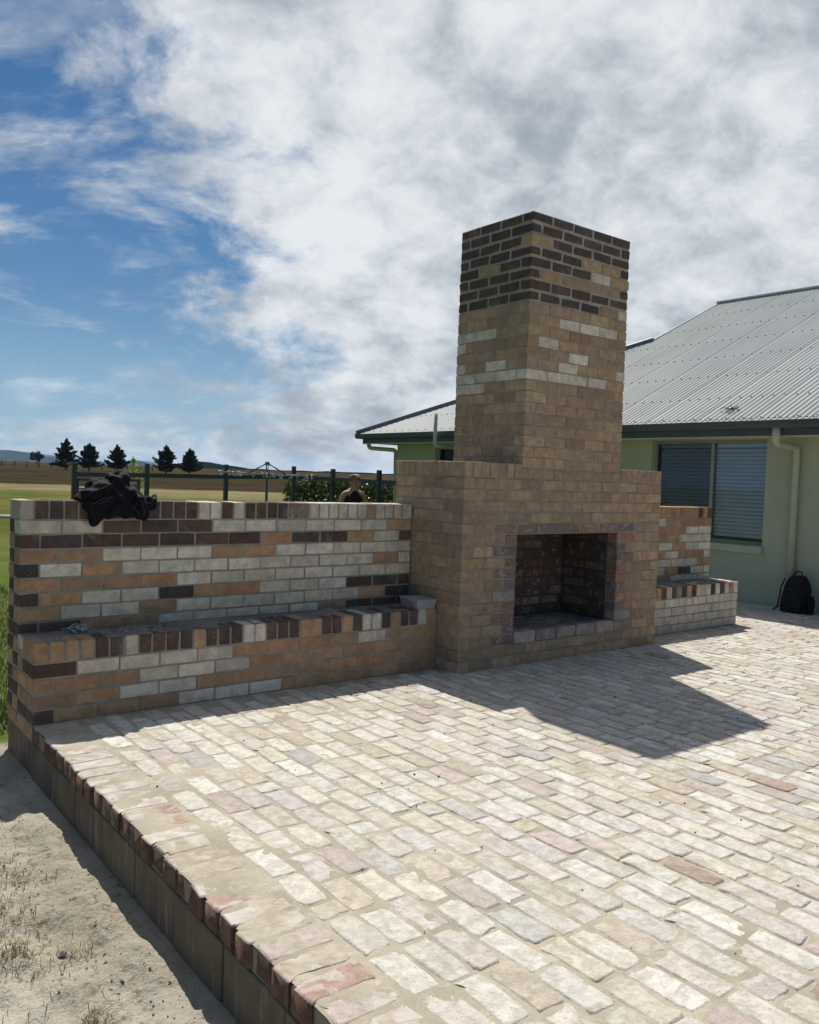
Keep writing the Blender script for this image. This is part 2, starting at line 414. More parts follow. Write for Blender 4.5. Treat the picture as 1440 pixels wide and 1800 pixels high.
M_BLOCK = None
def block_mat():
    M = Mat('concrete_block', 0.95); col = (0.165, 0.132, 0.092)
    c = M.mix(M.ss(M.noise(4, 6, 0.6), 0.3, 0.7), tuple(x * 0.8 for x in col), tuple(x * 1.25 for x in col))
    st = M.ss(M.noise(16, 4, 0.6, stretch=(1, 1, 0.12), off=2), 0.53, 0.68)
    c = M.mix(M.math('MULTIPLY', st, 0.6), c, (0.33, 0.285, 0.215))
    c = M.mix(M.math('MULTIPLY', M.ss(M.noise(7, 7, 0.7, 0.5, off=15), 0.50, 0.66), 0.5), c, (0.125, 0.10, 0.07))
    c = M.mix(M.ss(M.vor(90), 0.2, 0.1), c, tuple(x * 0.55 for x in col))
    M.color(c); M.bump(M.noise(90, 5, 0.7), 0.6, 0.006); return M.m
M_BLOCK = block_mat()

# fireplace --------------------------------------------------------------
FX0, FX1, FD = 2.88, 5.27, 0.83
OX0, OX1, OZ0, OZ1, OD = 3.452, 4.678, 0.248, 1.022, 0.62
CX0, CX1 = 3.48, 4.67
BODY_TOP = 17 * CO + 0.110; CH_TOP = 17 * CO + 24 * CO - J_
def fireplace():
    root = tag(empty('brick_fireplace'), 'tall tan brick outdoor fireplace with open firebox and dark banded chimney', 'fireplace')
    W = Wall(300)
    for c in range(17):
        z = c * CO; half = c % 2 == 0
        xs = []; x = FX0; first = True
        while x < FX1 - 0.02:
            x1 = min(x + ((0.12 if (half and first) else 0.24)) - J_, FX1); first = False
            if FX1 - x1 < 0.03: x1 = FX1
            xs.append((x, x1)); x = x1 + J_
        for a, b in xs:
            if c == 2 or (3 <= c <= 11):           # beside the firebox opening
                qa = OX0 - (0.245 if c % 2 == 0 else 0.125); qb = OX1 + (0.225 if c % 2 == 1 else 0.115)
                if b > qa and a < OX0 + 0.02:
                    if a < qa - 0.03: W.brick(a, qa - J_, 0, 0.23 if (half and a == FX0) else 0.11, z, z + BH, 'T', 1, tints=TANBODY)
                    continue
                if a >= OX0 - 0.02 and b <= OX1 + 0.02: continue
                if a < qb and b > OX1 - 0.02:
                    if b > qb + 0.03: W.brick(qb + J_, b, 0, 0.11, z, z + BH, 'T', 1, tints=TANBODY)
                    continue
            if c == 12:                            # recycled lintel course
                if b > 3.21 and a < 4.93:
                    if a < 3.18: W.brick(a, 3.20 - J_, 0, 0.11, z, z + BH, 'T', 1, tints=TANBODY)
                    if b > 4.96: W.brick(4.935, b, 0, 0.11, z, z + BH, 'T', 1, tints=TANBODY)
                    continue
            W.brick(a, b, 0, 0.23 if (half and a == FX0) else 0.11, z, z + BH, 'T', 1, tints=TANBODY)
        if c == 2 or 3 <= c <= 11:
            qa = OX0 - (0.245 if c % 2 == 0 else 0.125); qb = OX1 + (0.225 if c % 2 == 1 else 0.115)
            W.brick(qa, OX0, -0.002, 0.11, z, z + BH, 'R', 1.1, True)
            W.brick(OX1, qb, -0.002, 0.11, z, z + BH, 'R', 1.1, True)
        # left side: half at the front corner alternating
        y = 0.12 if not half else 0.24
        ys = [(0.12, 0.35), (0.36, 0.59), (0.60, 0.83)] if not half else [(0.0, 0.0), (0.24, 0.47), (0.48, 0.71), (0.72, 0.83)]
        for a, b in ys:
            if b > a and not (z + BH < 1.20 and a >= 0.599): W.brick(FX0, FX0 + 0.11, a, b, z, z + BH, 'W' if (c == 7 and 0.47 < a < 0.5) else 'T', 0.9, tints=TANBODY)
    for i in range(7):
        a = 3.205 + i * 0.246
        W.brick(a, a + 0.234, -0.002, 0.11, 12 * CO, 12 * CO + BH, 'R', 1.3, True, name='lintel_brick')
    # shoulder caps: bricks on edge
    n = 7; p = 0.6 / n
    for i in range(n):
        for xa in (FX0, CX1 + 0.005):
            W.brick(xa + i * p, xa + (i + 1) * p - 0.009, -0.001, 0.23, 17 * CO, BODY_TOP, 'T', 1.2, tints=TANBODY, name='cap_brick')
    for i in range(7):
        y = 0.237 + i * 0.0855
        W.brick(FX0 - 0.001, FX0 + 0.23, y, y + 0.076, 17 * CO, BODY_TOP, 'T', 1.0, tints=TANBODY, name='cap_brick')
        W.brick(FX1 - 0.23, FX1 + 0.001, y, y + 0.076, 17 * CO, BODY_TOP, 'T', 0.2, tints=TANBODY, name='cap_brick')
    for i in range(3): W.brick(FX0 + 0.24, FX0 + 0.47, 0.24 + i * 0.12, 0.35 + i * 0.12, 17 * CO + 0.03, BODY_TOP - 0.002, 'T', 0.15, tints=TANBODY)
    # chimney
    F = ['DDDDD', 'DDDDDD', 'TDDDD', 'DDDTTD', 'DDDWT', 'DTTTTD', 'DDDDD', 'DDDDTW', 'TTTTT', 'TTWWWT', 'TTTTT', 'TWTTTT', 'TTWTT', 'TTWTTW', 'WWWWT'] + ['TTTTTT'] * 9
    S = ['DDDD', 'DDDD', 'DDDT', 'DDDD', 'DTDD', 'DDDD', 'DDDD', 'DDDD', 'TTTT', 'TTTT', 'WWTT', 'WTTT', 'TTTT', 'WTWT', 'WWWW', 'WWTT'] + ['TTTT'] * 8
    for r in range(24):
        z = 17 * CO + (23 - r) * CO; A = r % 2 == 0
        x = CX0; i = 0
        while x < CX1 - 0.02:
            x1 = min(x + (0.12 if (not A and i == 0) else 0.24) - J_, CX1); k = F[r][min(i, len(F[r]) - 1)]
            q = 0.0045 if k == 'D' else 0.0
            W.brick(x + (q if x > CX0 else 0), x1 - (q if x1 < CX1 else 0), 0, 0.23 if (not A and i == 0) else 0.11, z + q * 0.8, z + BH - q * 0.8, k, 1.15, k == 'D', tints=TANBODY if k == 'T' else None); x = x1 + J_; i += 1
        # side, listed from the back to the front corner
        segs = [(0.60, 0.83), (0.36, 0.59), (0.12, 0.35)] if A else [(0.72, 0.83), (0.48, 0.71), (0.24, 0.47)]
        for i, (a, b) in enumerate(segs):
            k = S[r][i]
            q = 0.0045 if k == 'D' else 0.0
            W.brick(CX0, CX0 + 0.11, a + q, b - (q if b < 0.82 else 0), z + q * 0.8, z + BH - q * 0.8, k, 1.0, k == 'D', tints=TANBODY if k == 'T' else None)
        W.brick(CX1 - 0.11, CX1, 0.12, 0.83, z, z + BH, 'T' if r > 7 else 'D', 0.01, tints=TANBODY if r > 7 else None)
        W.brick(CX0 + 0.12, CX1 - 0.12, 0.72, 0.83, z, z + BH, 'T' if r > 7 else 'D', 0.01, tints=TANBODY if r > 7 else None)
    # firebox lining, floor and sill
    for c in range(2, 12):
        z = 0.252 + (c - 2) * 0.0852 - 0.07
        off = 0.0 if c % 2 else -0.12
        x = OX0 + off
        while x < OX1:
            a, b = max(x, OX0), min(x + 0.23, OX1)
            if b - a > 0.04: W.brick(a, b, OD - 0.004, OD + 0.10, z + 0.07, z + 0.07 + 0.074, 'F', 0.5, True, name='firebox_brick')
            x += 0.24
        y = 0.118 + (0.0 if c % 2 else -0.11)
        while y < OD:
            a, b = max(y, 0.118), min(y + 0.23, OD - 0.01)
            if b - a > 0.04:
                W.brick(OX1 - 0.004, OX1 + 0.10, a, b, z + 0.07, z + 0.07 + 0.074, 'F', 0.5, True, name='firebox_brick')
                W.brick(OX0 - 0.10, OX0 + 0.004, a, b, z + 0.07, z + 0.07 + 0.074, 'F', 0.02, True)
            y += 0.24
    for i in range(5):
        a = OX0 + 0.006 + i * 0.2445
        W.brick(a, a + 0.236, -0.006, 0.105, 2 * CO - 0.006, OZ0 + 0.012, 'R', 1.3, True, tints=[(0.42, 0.355, 0.295), (0.33, 0.275, 0.23), (0.50, 0.45, 0.385)], name='sill_brick')
    for r in range(5):
        x = OX0 - (0.12 if r % 2 else 0)
        y = 0.118 + r * 0.102
        while x < OX1 - 0.03:
            a, b = max(x, OX0 + 0.004), min(x + 0.225, OX1 - 0.006)
            if b - a > 0.04: W.brick(a, b, y, min(y + 0.088, OD - 0.01), OZ0 - 0.07, OZ0 + 0.004, 'W', 0.6, True, tints=[(0.30, 0.275, 0.235), (0.35, 0.32, 0.275), (0.25, 0.23, 0.20)], name='hearth_brick')
            x += 0.24
    W.build(root)
    e = 0.0035
    def core(name, mat, *bx): return MB().box(*bx).build(name, mat, root)
    core('mortar_core', M_MORTAR_TAN, FX0 + e, OX0 - 0.004, e, FD - e, -0.05, BODY_TOP - 0.004)
    core('mortar_core', M_MORTAR_TAN, OX1 + 0.004, FX1 - e, e, FD - e, -0.05, BODY_TOP - 0.004)
    core('mortar_core', M_MORTAR_TAN, OX0 - 0.004, OX1 + 0.004, e, FD - e, -0.05, OZ0 - 0.078)
    core('mortar_core', M_MORTAR_TAN, OX0 - 0.004, OX1 + 0.004, e, FD - e, OZ1 + 0.012, BODY_TOP - 0.004)
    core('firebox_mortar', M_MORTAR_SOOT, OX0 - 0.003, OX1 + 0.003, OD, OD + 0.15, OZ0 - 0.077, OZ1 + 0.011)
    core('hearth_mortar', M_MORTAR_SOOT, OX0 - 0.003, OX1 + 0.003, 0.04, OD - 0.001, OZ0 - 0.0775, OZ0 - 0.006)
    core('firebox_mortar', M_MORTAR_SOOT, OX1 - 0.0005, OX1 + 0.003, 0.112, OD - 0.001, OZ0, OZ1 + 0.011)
    e = 0.0065
    core('mortar_core', M_MORTAR_CH, CX0 + e, CX0 + 0.10, e, FD - e, BODY_TOP - 0.004, CH_TOP - 0.004)
    core('mortar_core', M_MORTAR_CH, CX1 - 0.10, CX1 - e, e, FD - e, BODY_TOP - 0.004, CH_TOP - 0.004)
    core('mortar_core', M_MORTAR_CH, CX0 + 0.10, CX1 - 0.10, e, 0.10, BODY_TOP - 0.004, CH_TOP - 0.004)
    core('mortar_core', M_MORTAR_CH, CX0 + 0.10, CX1 - 0.10, FD - 0.10, FD - e, BODY_TOP - 0.004, CH_TOP - 0.004)
    core('lintel_bar', simple('galvanised_lintel', (0.32, 0.30, 0.25), 0.6), OX0 - 0.12, OX1 + 0.12, -0.0015, 0.10, OZ1 + 0.004, OZ1 + 0.0095)
    return root

# right wall with bench ----------------------------------------------------
def right_wall():
    root = tag(empty('brick_bench_wall'), 'short tan and white brick wall with built-in white brick bench, between fireplace and house', 'wall')
    W = Wall(300); xa, xb = 5.282, 7.06
    def rowR(z, seq, y0, y1, half):
        x = xb; i = 0
        while x > xa + 0.02:
            ln = 0.115 if (half and i == 0) else 0.235
            a = max(x - ln + 0.01, xa); k = seq[min(i, len(seq) - 1)]
            if a - xa < 0.03: a = xa
            W.brick(a, x, y0, y1, z, z + BH, k, 1.0); x = a - J_; i += 1
    for r, (seq, h) in enumerate([('TTTTWTTT', 1), ('WWTTTTT', 0), ('WWWTTTTT', 1), ('WWTWTTT', 0), ('WTTWTTTT', 1), ('TWWWTTT', 0), ('WWDTWTTT', 1), ('WWWTWWW', 0)]):
        rowR((12 - r) * CO, seq, 0.60, 0.71, h)
    for r, h in enumerate((1, 0, 1, 0)): rowR((3 - r) * CO, 'WWWWWWWW', 0.25, 0.36, h)
    n = 21; p = (xb - xa) / n
    for i, k in enumerate('DTDTTTTTTTTTTTTTTTTTT'): W.brick(xb - (i + 1) * p + 0.009, xb - i * p, 0.598, 0.832, 13 * CO, 13 * CO + 0.11, k, 1.2, name='cap_brick')
    for i, k in enumerate('WTWDWDWWWDTDTDWDTTTTT'): W.brick(xb - (i + 1) * p + 0.009, xb - i * p, 0.248, 0.478, 4 * CO, 4 * CO + 0.11, k, 1.2, name='cap_brick')
    for i in range(7): W.brick(xa + i * 0.255, xa + i * 0.255 + 0.245, 0.488, 0.598, 4 * CO + 0.03, 4 * CO + 0.1085, 'W', 0.6, name='cap_brick')
    for c in range(13): W.brick(xb - 0.23, xb, 0.72, 0.83, c * CO, c * CO + BH, 'WT'[c % 2], 0.5)
    for c in range(4): W.brick(xb - (0.11 if c % 2 else 0.23), xb, 0.37, 0.60, c * CO, c * CO + BH, 'W', 0.5)
    W.build(root); screed(root, xa, xb - 0.004, 83); e = 0.0035
    MB().box(xa, xb - e, 0.60 + e, 0.83 - e, -0.05, 13 * CO + 0.106).build('mortar_core', M_MORTAR, root)
    MB().box(xa, xb - e, 0.25 + e, 0.596, -0.05, 4 * CO + 0.104).build('bench_core', M_MORTAR, root)
    return root

# ------------------------------------------------------------------ ground
def slope(q): return np.where(q < 22, 0, np.where(q < 460, (q - 22) * 0.0066, 438 * 0.0066 - (q - 460) * 0.02))
def ground_z(x, y):
    q = (x + 1.188) * 0.6165 + (y + 4.562) * 0.787
    z = GZ + slope(q)
    near = np.clip((3.2 - np.abs(x + 1.2)) / 1.0, 0, 1) * np.clip((6 - np.abs(y + 1.5)) / 1.5, 0, 1)
    b = 0.045 * fbm(x, y, 0.45, 3, 3) + 0.036 * fbm(x, y, 0.16, 9, 4, 0.6) * (0.4 + 1.2 * np.clip(fbm(x, y, 0.5, 40, 2) + 0.4, 0, 1)) + 0.010 * vnoise(x, y, 0.04, 31)
    rid = 0.022 * np.exp(-((x + 0.16 + 0.04 * vnoise(x, y, 0.5, 71)) / 0.06) ** 2) * (y < 0.2)     # spoil heaped a little off the footing
    b = b + rid
    flat = np.clip((-x) / 0.12, 0, 1)
    return z + near * b * flat + np.clip(q - 30, 0, 60) / 60 * 0.25 * vnoise(x, y, 25.0, 5)
def ground_mat():
    M = Mat('ground', 1.0); M.b.inputs['Specular IOR Level'].default_value = 0.0
    geo = M.N.new('ShaderNodeNewGeometry'); sx = M.N.new('ShaderNodeSeparateXYZ'); M.L.new(geo.outputs['Position'], sx.inputs[0])
    X, Y, Z = sx.outputs
    q = M.math('ADD', M.math('MULTIPLY', M.math('ADD', X, 1.188), 0.6165), M.math('MULTIPLY', M.math('ADD', Y, 4.562), 0.787))
    # dirt
    d = M.mix(M.ss(M.noise(1.6, 6, 0.6), 0.3, 0.7), (0.39, 0.35, 0.275), (0.54, 0.495, 0.405))
    d = M.mix(M.math('MULTIPLY', M.ss(M.noise(26, 6, 0.7), 0.50, 0.66), M.ss(M.noise(2.6, 4, 0.6, off=9), 0.40, 0.62)), d, (0.205, 0.165, 0.11))
    d = M.mix(M.math('MULTIPLY', M.ss(M.noise(110, 3, 0.7, off=2), 0.55, 0.68), 0.6), d, (0.22, 0.19, 0.145))
    d = M.mix(M.math('MULTIPLY', M.ss(M.vor(75), 0.16, 0.08), M.ss(M.noise(5, 3, 0.5, off=4), 0.48, 0.6)), d, (0.13, 0.11, 0.085))
    # grass
    g = M.mix(M.ss(M.noise(0.8, 6, 0.65), 0.3, 0.7), (0.085, 0.125, 0.03), (0.17, 0.185, 0.055))
    g = M.mix(M.ss(M.noise(40, 4, 0.7), 0.45, 0.7), g, (0.06, 0.085, 0.022))
    lawn_far = M.mix(M.ss(M.noise(0.35, 7, 0.68), 0.35, 0.65), (0.085, 0.10, 0.028), (0.15, 0.145, 0.05))
    g = M.mix(M.ss(q, 12, 24), g, lawn_far)
    dry = M.mix(M.ss(M.noise(0.25, 6, 0.7), 0.3, 0.7), (0.16, 0.14, 0.075), (0.24, 0.205, 0.115))
    nq = M.math('ADD', q, M.math('MULTIPLY', M.math('SUBTRACT', M.noise(0.08, 5, 0.6), 0.5), 16))
    g = M.mix(M.ss(nq, 46, 52), g, dry)
    brown = M.mix(M.ss(M.noise(0.12, 7, 0.7), 0.3, 0.7), (0.030, 0.026, 0.017), (0.060, 0.048, 0.027))
    g = M.mix(M.ss(nq, 60, 64), g, brown)
    hill = M.mix(M.ss(M.noise(0.03, 6, 0.7), 0.3, 0.7), (0.035, 0.030, 0.018), (0.075, 0.058, 0.030))
    g = M.mix(M.ss(nq, 140, 180), g, hill)
    # dirt in front of the wall line, lawn behind it and out to the left
    wob = M.math('MULTIPLY', M.math('SUBTRACT', M.noise(2.2, 5, 0.65, off=6), 0.5), 1.1)
    by = M.ss(M.math('ADD', Y, M.math('MULTIPLY', wob, 0.5)), 0.85, 1.05)
    bx = M.ss(M.math('ADD', M.math('MULTIPLY', X, -1.0), wob), 1.15, 1.6)
    f = M.math('MAXIMUM', by, bx)
    M.color(M.mix(f, d, g))
    M.bump(M.math('ADD', M.noise(70, 6, 0.75), M.math('MULTIPLY', M.noise(16, 5, 0.65), 2.2)), 0.8, 0.016)
    return M.m
def build_ground():
    def span(lo, hi, a, b, fine, grow=1.18):
        mid = list(np.arange(a, b, fine)); L = []; s = fine; x = a
        while x > lo: s = min(s * grow, 400); x -= s; L.append(x)
        Rr = []; s = fine; x = b
        while x < hi: Rr.append(x); s = min(s * grow, 400); x += s
        return np.array(L[::-1] + mid + Rr)
    xs = span(-5500, 7000, -1.5, 0.15, 0.014); ys = span(-2500, 7000, -2.8, 1.0, 0.016)
    o = grid_mesh('ground', xs, ys, ground_z, ground_mat()); tag(o, 'sandy dirt and lawn running out to dry paddocks', None, kind='structure')
    return o

# ------------------------------------------------------------------ patio
PAVE = [((0.58, 0.54, 0.47), 32), ((0.62, 0.59, 0.53), 22), ((0.55, 0.50, 0.42), 20), ((0.56, 0.51, 0.465), 11), ((0.53, 0.50, 0.465), 6), ((0.50, 0.44, 0.355), 8), ((0.49, 0.42, 0.38), 3.5), ((0.37, 0.29, 0.24), 1.2), ((0.45, 0.43, 0.41), 1.0)]
SAND = (0.385, 0.34, 0.26)
def paver_mat():
    M = Mat('limewashed_paver', 0.92); t = M.tint()
    base = M.mix(M.ss(M.noise(9, 5, 0.6, 0.4, off=6), 0.3, 0.7), M.mix(1.0, t, (0.80, 0.77, 0.76), 'MULTIPLY'), M.mix(1.0, t, (0.95, 0.93, 0.92), 'MULTIPLY'))
    lime = M.ss(M.noise(20, 9, 0.70, 0.3), 0.36, 0.60)
    c = M.mix(lime, base, M.mix(1.0, t, (1.12, 1.13, 1.14), 'MULTIPLY'))
    c = M.mix(M.math('MULTIPLY', M.ss(M.noise(17, 8, 0.7, 0.5, off=3), 0.55, 0.68), 0.55), c, (0.37, 0.325, 0.315))
    c = M.mix(M.math('MULTIPLY', M.ss(M.noise(8, 7, 0.66, 0.6, off=8), 0.67, 0.70), 0.6), c, (0.34, 0.21, 0.165))
    c = M.mix(M.math('MULTIPLY', M.ss(M.noise(150, 4, 0.7), 0.56, 0.66), 0.45), c, M.mix(1.0, c, (0.60, 0.56, 0.52), 'MULTIPLY'))
    pit = M.math('MULTIPLY', M.ss(M.vor(65), 0.20, 0.10), M.ss(M.noise(19, 3, 0.5, off=14), 0.50, 0.58))
    c = M.mix(M.math('MULTIPLY', pit, 0.55), c, (0.26, 0.235, 0.20))
    sm = M.ss(M.noise(7.5, 9, 0.7, 0.5, off=12), 0.50, 0.61)
    sp = M.ss(M.noise(1.3, 3, 0.5, off=20), 0.34, 0.62)
    c = M.mix(M.math('MULTIPLY', M.math('MULTIPLY', sm, sp), 0.9), c, tuple(x * 1.10 for x in SAND))
    M.color(c)
    h = M.math('ADD', M.noise(60, 7, 0.72), M.math('MULTIPLY', M.noise(18, 5, 0.65), 1.5))
    h = M.math('SUBTRACT', M.math('ADD', h, M.math('MULTIPLY', lime, 0.35)), M.math('MULTIPLY', pit, 0.9))
    M.bump(h, 0.55, 0.010)
    return M.m
def sand_mat():
    M = Mat('sand_mortar', 0.95)
    c = M.mix(M.ss(M.noise(3, 6, 0.6), 0.3, 0.7), tuple(x * 0.85 for x in SAND), tuple(x * 1.18 for x in SAND))
    c = M.mix(M.ss(M.noise(1.0, 4, 0.6, off=5), 0.55, 0.75), c, (0.50, 0.455, 0.375))
    c = M.mix(M.ss(M.noise(190, 4, 0.75), 0.52, 0.70), c, tuple(x * 0.62 for x in SAND))
    c = M.mix(M.math('MULTIPLY', M.ss(M.noise(13, 7, 0.7, 0.6, off=7), 0.5, 0.66), 0.6), c, (0.52, 0.48, 0.41))
    M.color(c); M.bump(M.math('ADD', M.noise(70, 5, 0.7), M.math('MULTIPLY', M.noise(16, 4), 1.2)), 0.45, 0.006); return M.m
MAT['P'] = paver_mat(); M_SAND = sand_mat()

def paver_shape(L, W, rng, deep=-0.018, e=0.25):
    n = 20; rings = [[], [], []]
    ph = [rng.uniform(0, 6.28) for _ in range(3)]
    tx, ty = rng.uniform(-.012, .012), rng.uniform(-.010, .010)
    chip = rng.randrange(n) if rng.random() < .6 else -9
    for i in range(n):
        t = 2 * math.pi * (i + 0.5) / n; ct, st = math.cos(t), math.sin(t)
        ux = math.copysign(abs(ct) ** e, ct); uy = math.copysign(abs(st) ** e, st)
        j = rng.uniform(-0.0050, 0.0025) + 0.003 * math.sin(2 * t + ph[0]) - (rng.uniform(.006, .016) if abs(i - chip) <= 1 else 0)
        x, y = ux * (W / 2 + j), uy * (L / 2 + j)
        k = rng.uniform(.003, .010)
        z = 0.0022 + rng.uniform(-0.0012, 0.0008) + tx * x + ty * y
        rings[0].append((x - ux * k, y - uy * k, z)); rings[1].append((x, y, z - rng.uniform(.0045, .0075))); rings[2].append((x + ux * .002, y + uy * .002, deep))
    v = rings[0] + rings[1] + rings[2] + [(0, 0, 0.0030 + rng.uniform(-.001, .0006))]
    f = [(i, (i + 1) % n, 3 * n) for i in range(n)]
    for r_ in range(2): f += [((r_ + 1) * n + i, (r_ + 1) * n + (i + 1) % n, r_ * n + (i + 1) % n, r_ * n + i) for i in range(n)]
    return v, f
def pick_tint():
    r = random.uniform(0, sum(wt for _, wt in PAVE))
    for c, wt in PAVE:
        r -= wt
        if r <= 0: break
    k = random.uniform(0.9, 1.08); return tuple(x * k * random.uniform(0.985, 1.015) for x in c)
def in_view(p):
    d = Vector(p) - CAM; z = d.dot(FWD)
    if z <= 0.2: return None
    u = 720 + 1466 * d.dot(RIGHT) / z; v = 900 - 1466 * d.dot(UP) / z
    return (u, v, z) if -60 < u < 1500 and -60 < v < 1860 else None
PX1 = 8.78
def mortar_h(x, y):
    z = -0.0036 + 0.0036 * np.clip((1.9 - x) / 1.5, 0, 1) * np.clip((-0.4 - y) / 1.0, 0.2, 1) + 0.0034 * fbm(x, y, 0.45, 21, 3) + 0.0050 * fbm(x, y, 0.11, 51, 4, 0.6) + 0.0014 * vnoise(x, y, 0.022, 91)
    # slurry lies thicker towards the walls than out in the open
    z = z + 0.0034 * np.clip((y + 1.5) / 1.5, 0, 1) * np.clip((4.5 - x) / 3, 0.35, 1)
    z = z + 0.0012 * np.clip((0.26 - x) / 0.04, 0, 1) - 0.004 * np.clip((0.014 - x) / 0.008, 0, 1)
    return z
def build_patio():
    m = MB().box(0.10, PX1 - 0.002, -7.0, 0.245, GZ - 0.1, -0.03); m.box(FX0 + 0.05, PX1 - 0.002, 0.245, 2.4, GZ - 0.1, -0.03)
    root = m.build('patio', M_SAND); tag(root, 'raised patio of limewashed recycled brick paving with red brick edge', None, kind='structure')
    xs = np.concatenate([np.arange(0.006, 4.3, 0.0125), np.arange(4.3, PX1, 0.035), [PX1 - 0.001]])
    ys = np.concatenate([np.arange(-7, -4.1, 0.05), np.arange(-4.1, 0.26, 0.0125)])
    grid_mesh('mortar_bed', xs, ys, mortar_h, M_SAND, root)
    grid_mesh('mortar_bed', np.arange(7.0, PX1, 0.035), np.arange(0.2475, 2.4, 0.04), mortar_h, M_SAND, root)
    rng = random.Random(5)
    variants = {}
    for tp, (L, W) in {'full': (0.230, 0.1085), 'bat': (0.112, 0.1085)}.items():
        for k in range(14):
            v, f = paver_shape(L, W, rng); me = bpy.data.meshes.new('brick_paver'); me.from_pydata(v, [], f); me.materials.append(MAT['P'])
            me.polygons.foreach_set('use_smooth', [len(q) == 4 for q in f])
            at = me.attributes.new('tint', 'FLOAT_COLOR', 'FACE'); at.data.foreach_set('color', [1.0] * 4 * len(f))
            variants[tp, k] = (v, f, me)
    items = []
    col = 0; x = 0.300
    while x < PX1 - 0.05:
        y = 0.12 + rng.uniform(-0.02, 0.02) - (0.118 if col % 2 else 0)
        top = 2.3 if x > 7.10 else 0.23
        y = top - (0.0 if col % 2 else 0.118) + rng.uniform(-.02, .02)
        while y > -7.0:
            bat = rng.random() < 0.035; L = 0.118 if bat else 0.236
            items.append((x + rng.uniform(-.004, .004), y - L / 2 + rng.uniform(-.004, .004), rng.uniform(-.0016, .0016), 'bat' if bat else 'full', rng.randrange(14), rng.uniform(-.025, .025) + (math.pi if rng.random() < .5 else 0)))
            y -= L
        x += 0.1165 + rng.uniform(-.0015, .0015); col += 1
    def score(it):
        p = in_view(it[:3]); return 0 if p is None else (1 / p[2] ** 3) * (1.0 if it[3] == 'full' else 0.5)
    items.sort(key=score, reverse=True)
    J = MB()
    for i, (px, py, pz, tp, k, rz) in enumerate(items):
        t = pick_tint(); v, f, me = variants[tp, k]
        if i < 300:
            o = bpy.data.objects.new('brick_paver', me); o.location = (px, py, pz); o.rotation_euler = (0, 0, rz); o.color = (*t, 1); link(o, root)
        else:
            c, s = math.cos(rz), math.sin(rz)
            J.add([(px + a * c - b * s, py + a * s + b * c, pz + z) for a, b, z in v], f, t)
    J.build('far_pavers', MAT['P'], root, kind='stuff')
    # edge course: bricks on flat, ends showing on the outer face
    y = 0.236; i = 0
    while y > -7.0:
        wd = 0.104 + rng.uniform(-.006, .004); d = (0.226 + rng.uniform(-.008, .004), wd, 0.076)
        key = ('K', i % 12)
        o = bpy.data.objects.new('edge_brick', edge_mesh(i % 12)); o.location = (0.111 + rng.uniform(-.006, .004), y - 0.056, -0.0022 + rng.uniform(-.002, .002))
        o.rotation_euler = (rng.uniform(-.007, .007), rng.uniform(-.006, .006), rng.uniform(-.012, .012))
        r = rng.random(); t = (0.55, 0.50, 0.44) if r < .42 else ((0.48, 0.41, 0.365) if r < .68 else ((0.45, 0.39, 0.31) if r < .90 else (0.40, 0.28, 0.235)))
        o.color = (*t, 1); link(o, root)
        y -= 0.1175; i += 1
    # concrete blocks under the edge
    y = 0.25; first = True; bm = None
    while y > -7.0:
        L = 0.39
        if first: L = 0.39; first = False
        mb = MB().cbox(-0.002, 0.10, -L / 2, L / 2, GZ - 0.12, -0.088, 0.004)
        if bm is None: ob = mb.build('concrete_block', M_BLOCK, root); bm = ob.data
        else: ob = link(bpy.data.objects.new('concrete_block', bm), root)
        ob.location = (rng.uniform(-.002, .002), y - 0.2, 0); y -= 0.40
    MB().box(0.007, 0.09, -7.0, 0.25, -0.089, -0.010).build('edge_mortar', M_MORTAR_TAN, root)
    MB().box(0.005, 0.09, -7.0, 0.25, GZ - 0.12, -0.0895).build('block_mortar', M_BLOCK, root)
    return root
EDGE = {}
def edge_mat():
    M = Mat('edge_brick', 0.9); t = M.tint()
    geo = M.N.new('ShaderNodeNewGeometry'); sn = M.N.new('ShaderNodeSeparateXYZ'); M.L.new(geo.outputs['True Normal'], sn.inputs[0])
    top = M.ss(sn.outputs[2], 0.25, 0.75)
    a = M.noise(15, 6, 0.66, 0.5)
    c = M.mix(M.ss(a, 0.35, 0.65), M.mix(1.0, t, (0.8, 0.77, 0.75), 'MULTIPLY'), M.mix(1.0, t, (1.1, 1.1, 1.1), 'MULTIPLY'))
    c = M.mix(M.math('MULTIPLY', M.ss(M.noise(7, 6, 0.65, 0.6, off=2), 0.50, 0.62), 0.8), c, (0.56, 0.52, 0.47))
    c = M.mix(M.math('MULTIPLY', M.ss(M.noise(3.5, 6, 0.66, 0.4, off=12), 0.50, 0.64), 0.8), c, tuple(x * 1.08 for x in SAND))
    red = M.mix(M.ss(M.noise(14, 5, 0.6), 0.35, 0.65), (0.13, 0.07, 0.05), (0.22, 0.125, 0.09))
    red = M.mix(M.math('MULTIPLY', M.ss(M.noise(10, 5, 0.65, 0.5, off=9), 0.56, 0.66), 0.7), red, (0.24, 0.205, 0.16))
    M.color(M.mix(top, red, c)); M.bump(M.math('ADD', M.noise(45, 6, 0.68), M.math('MULTIPLY', M.noise(14, 4), 1.3)), 0.5, 0.009)
    return M.m
MAT['E'] = edge_mat()
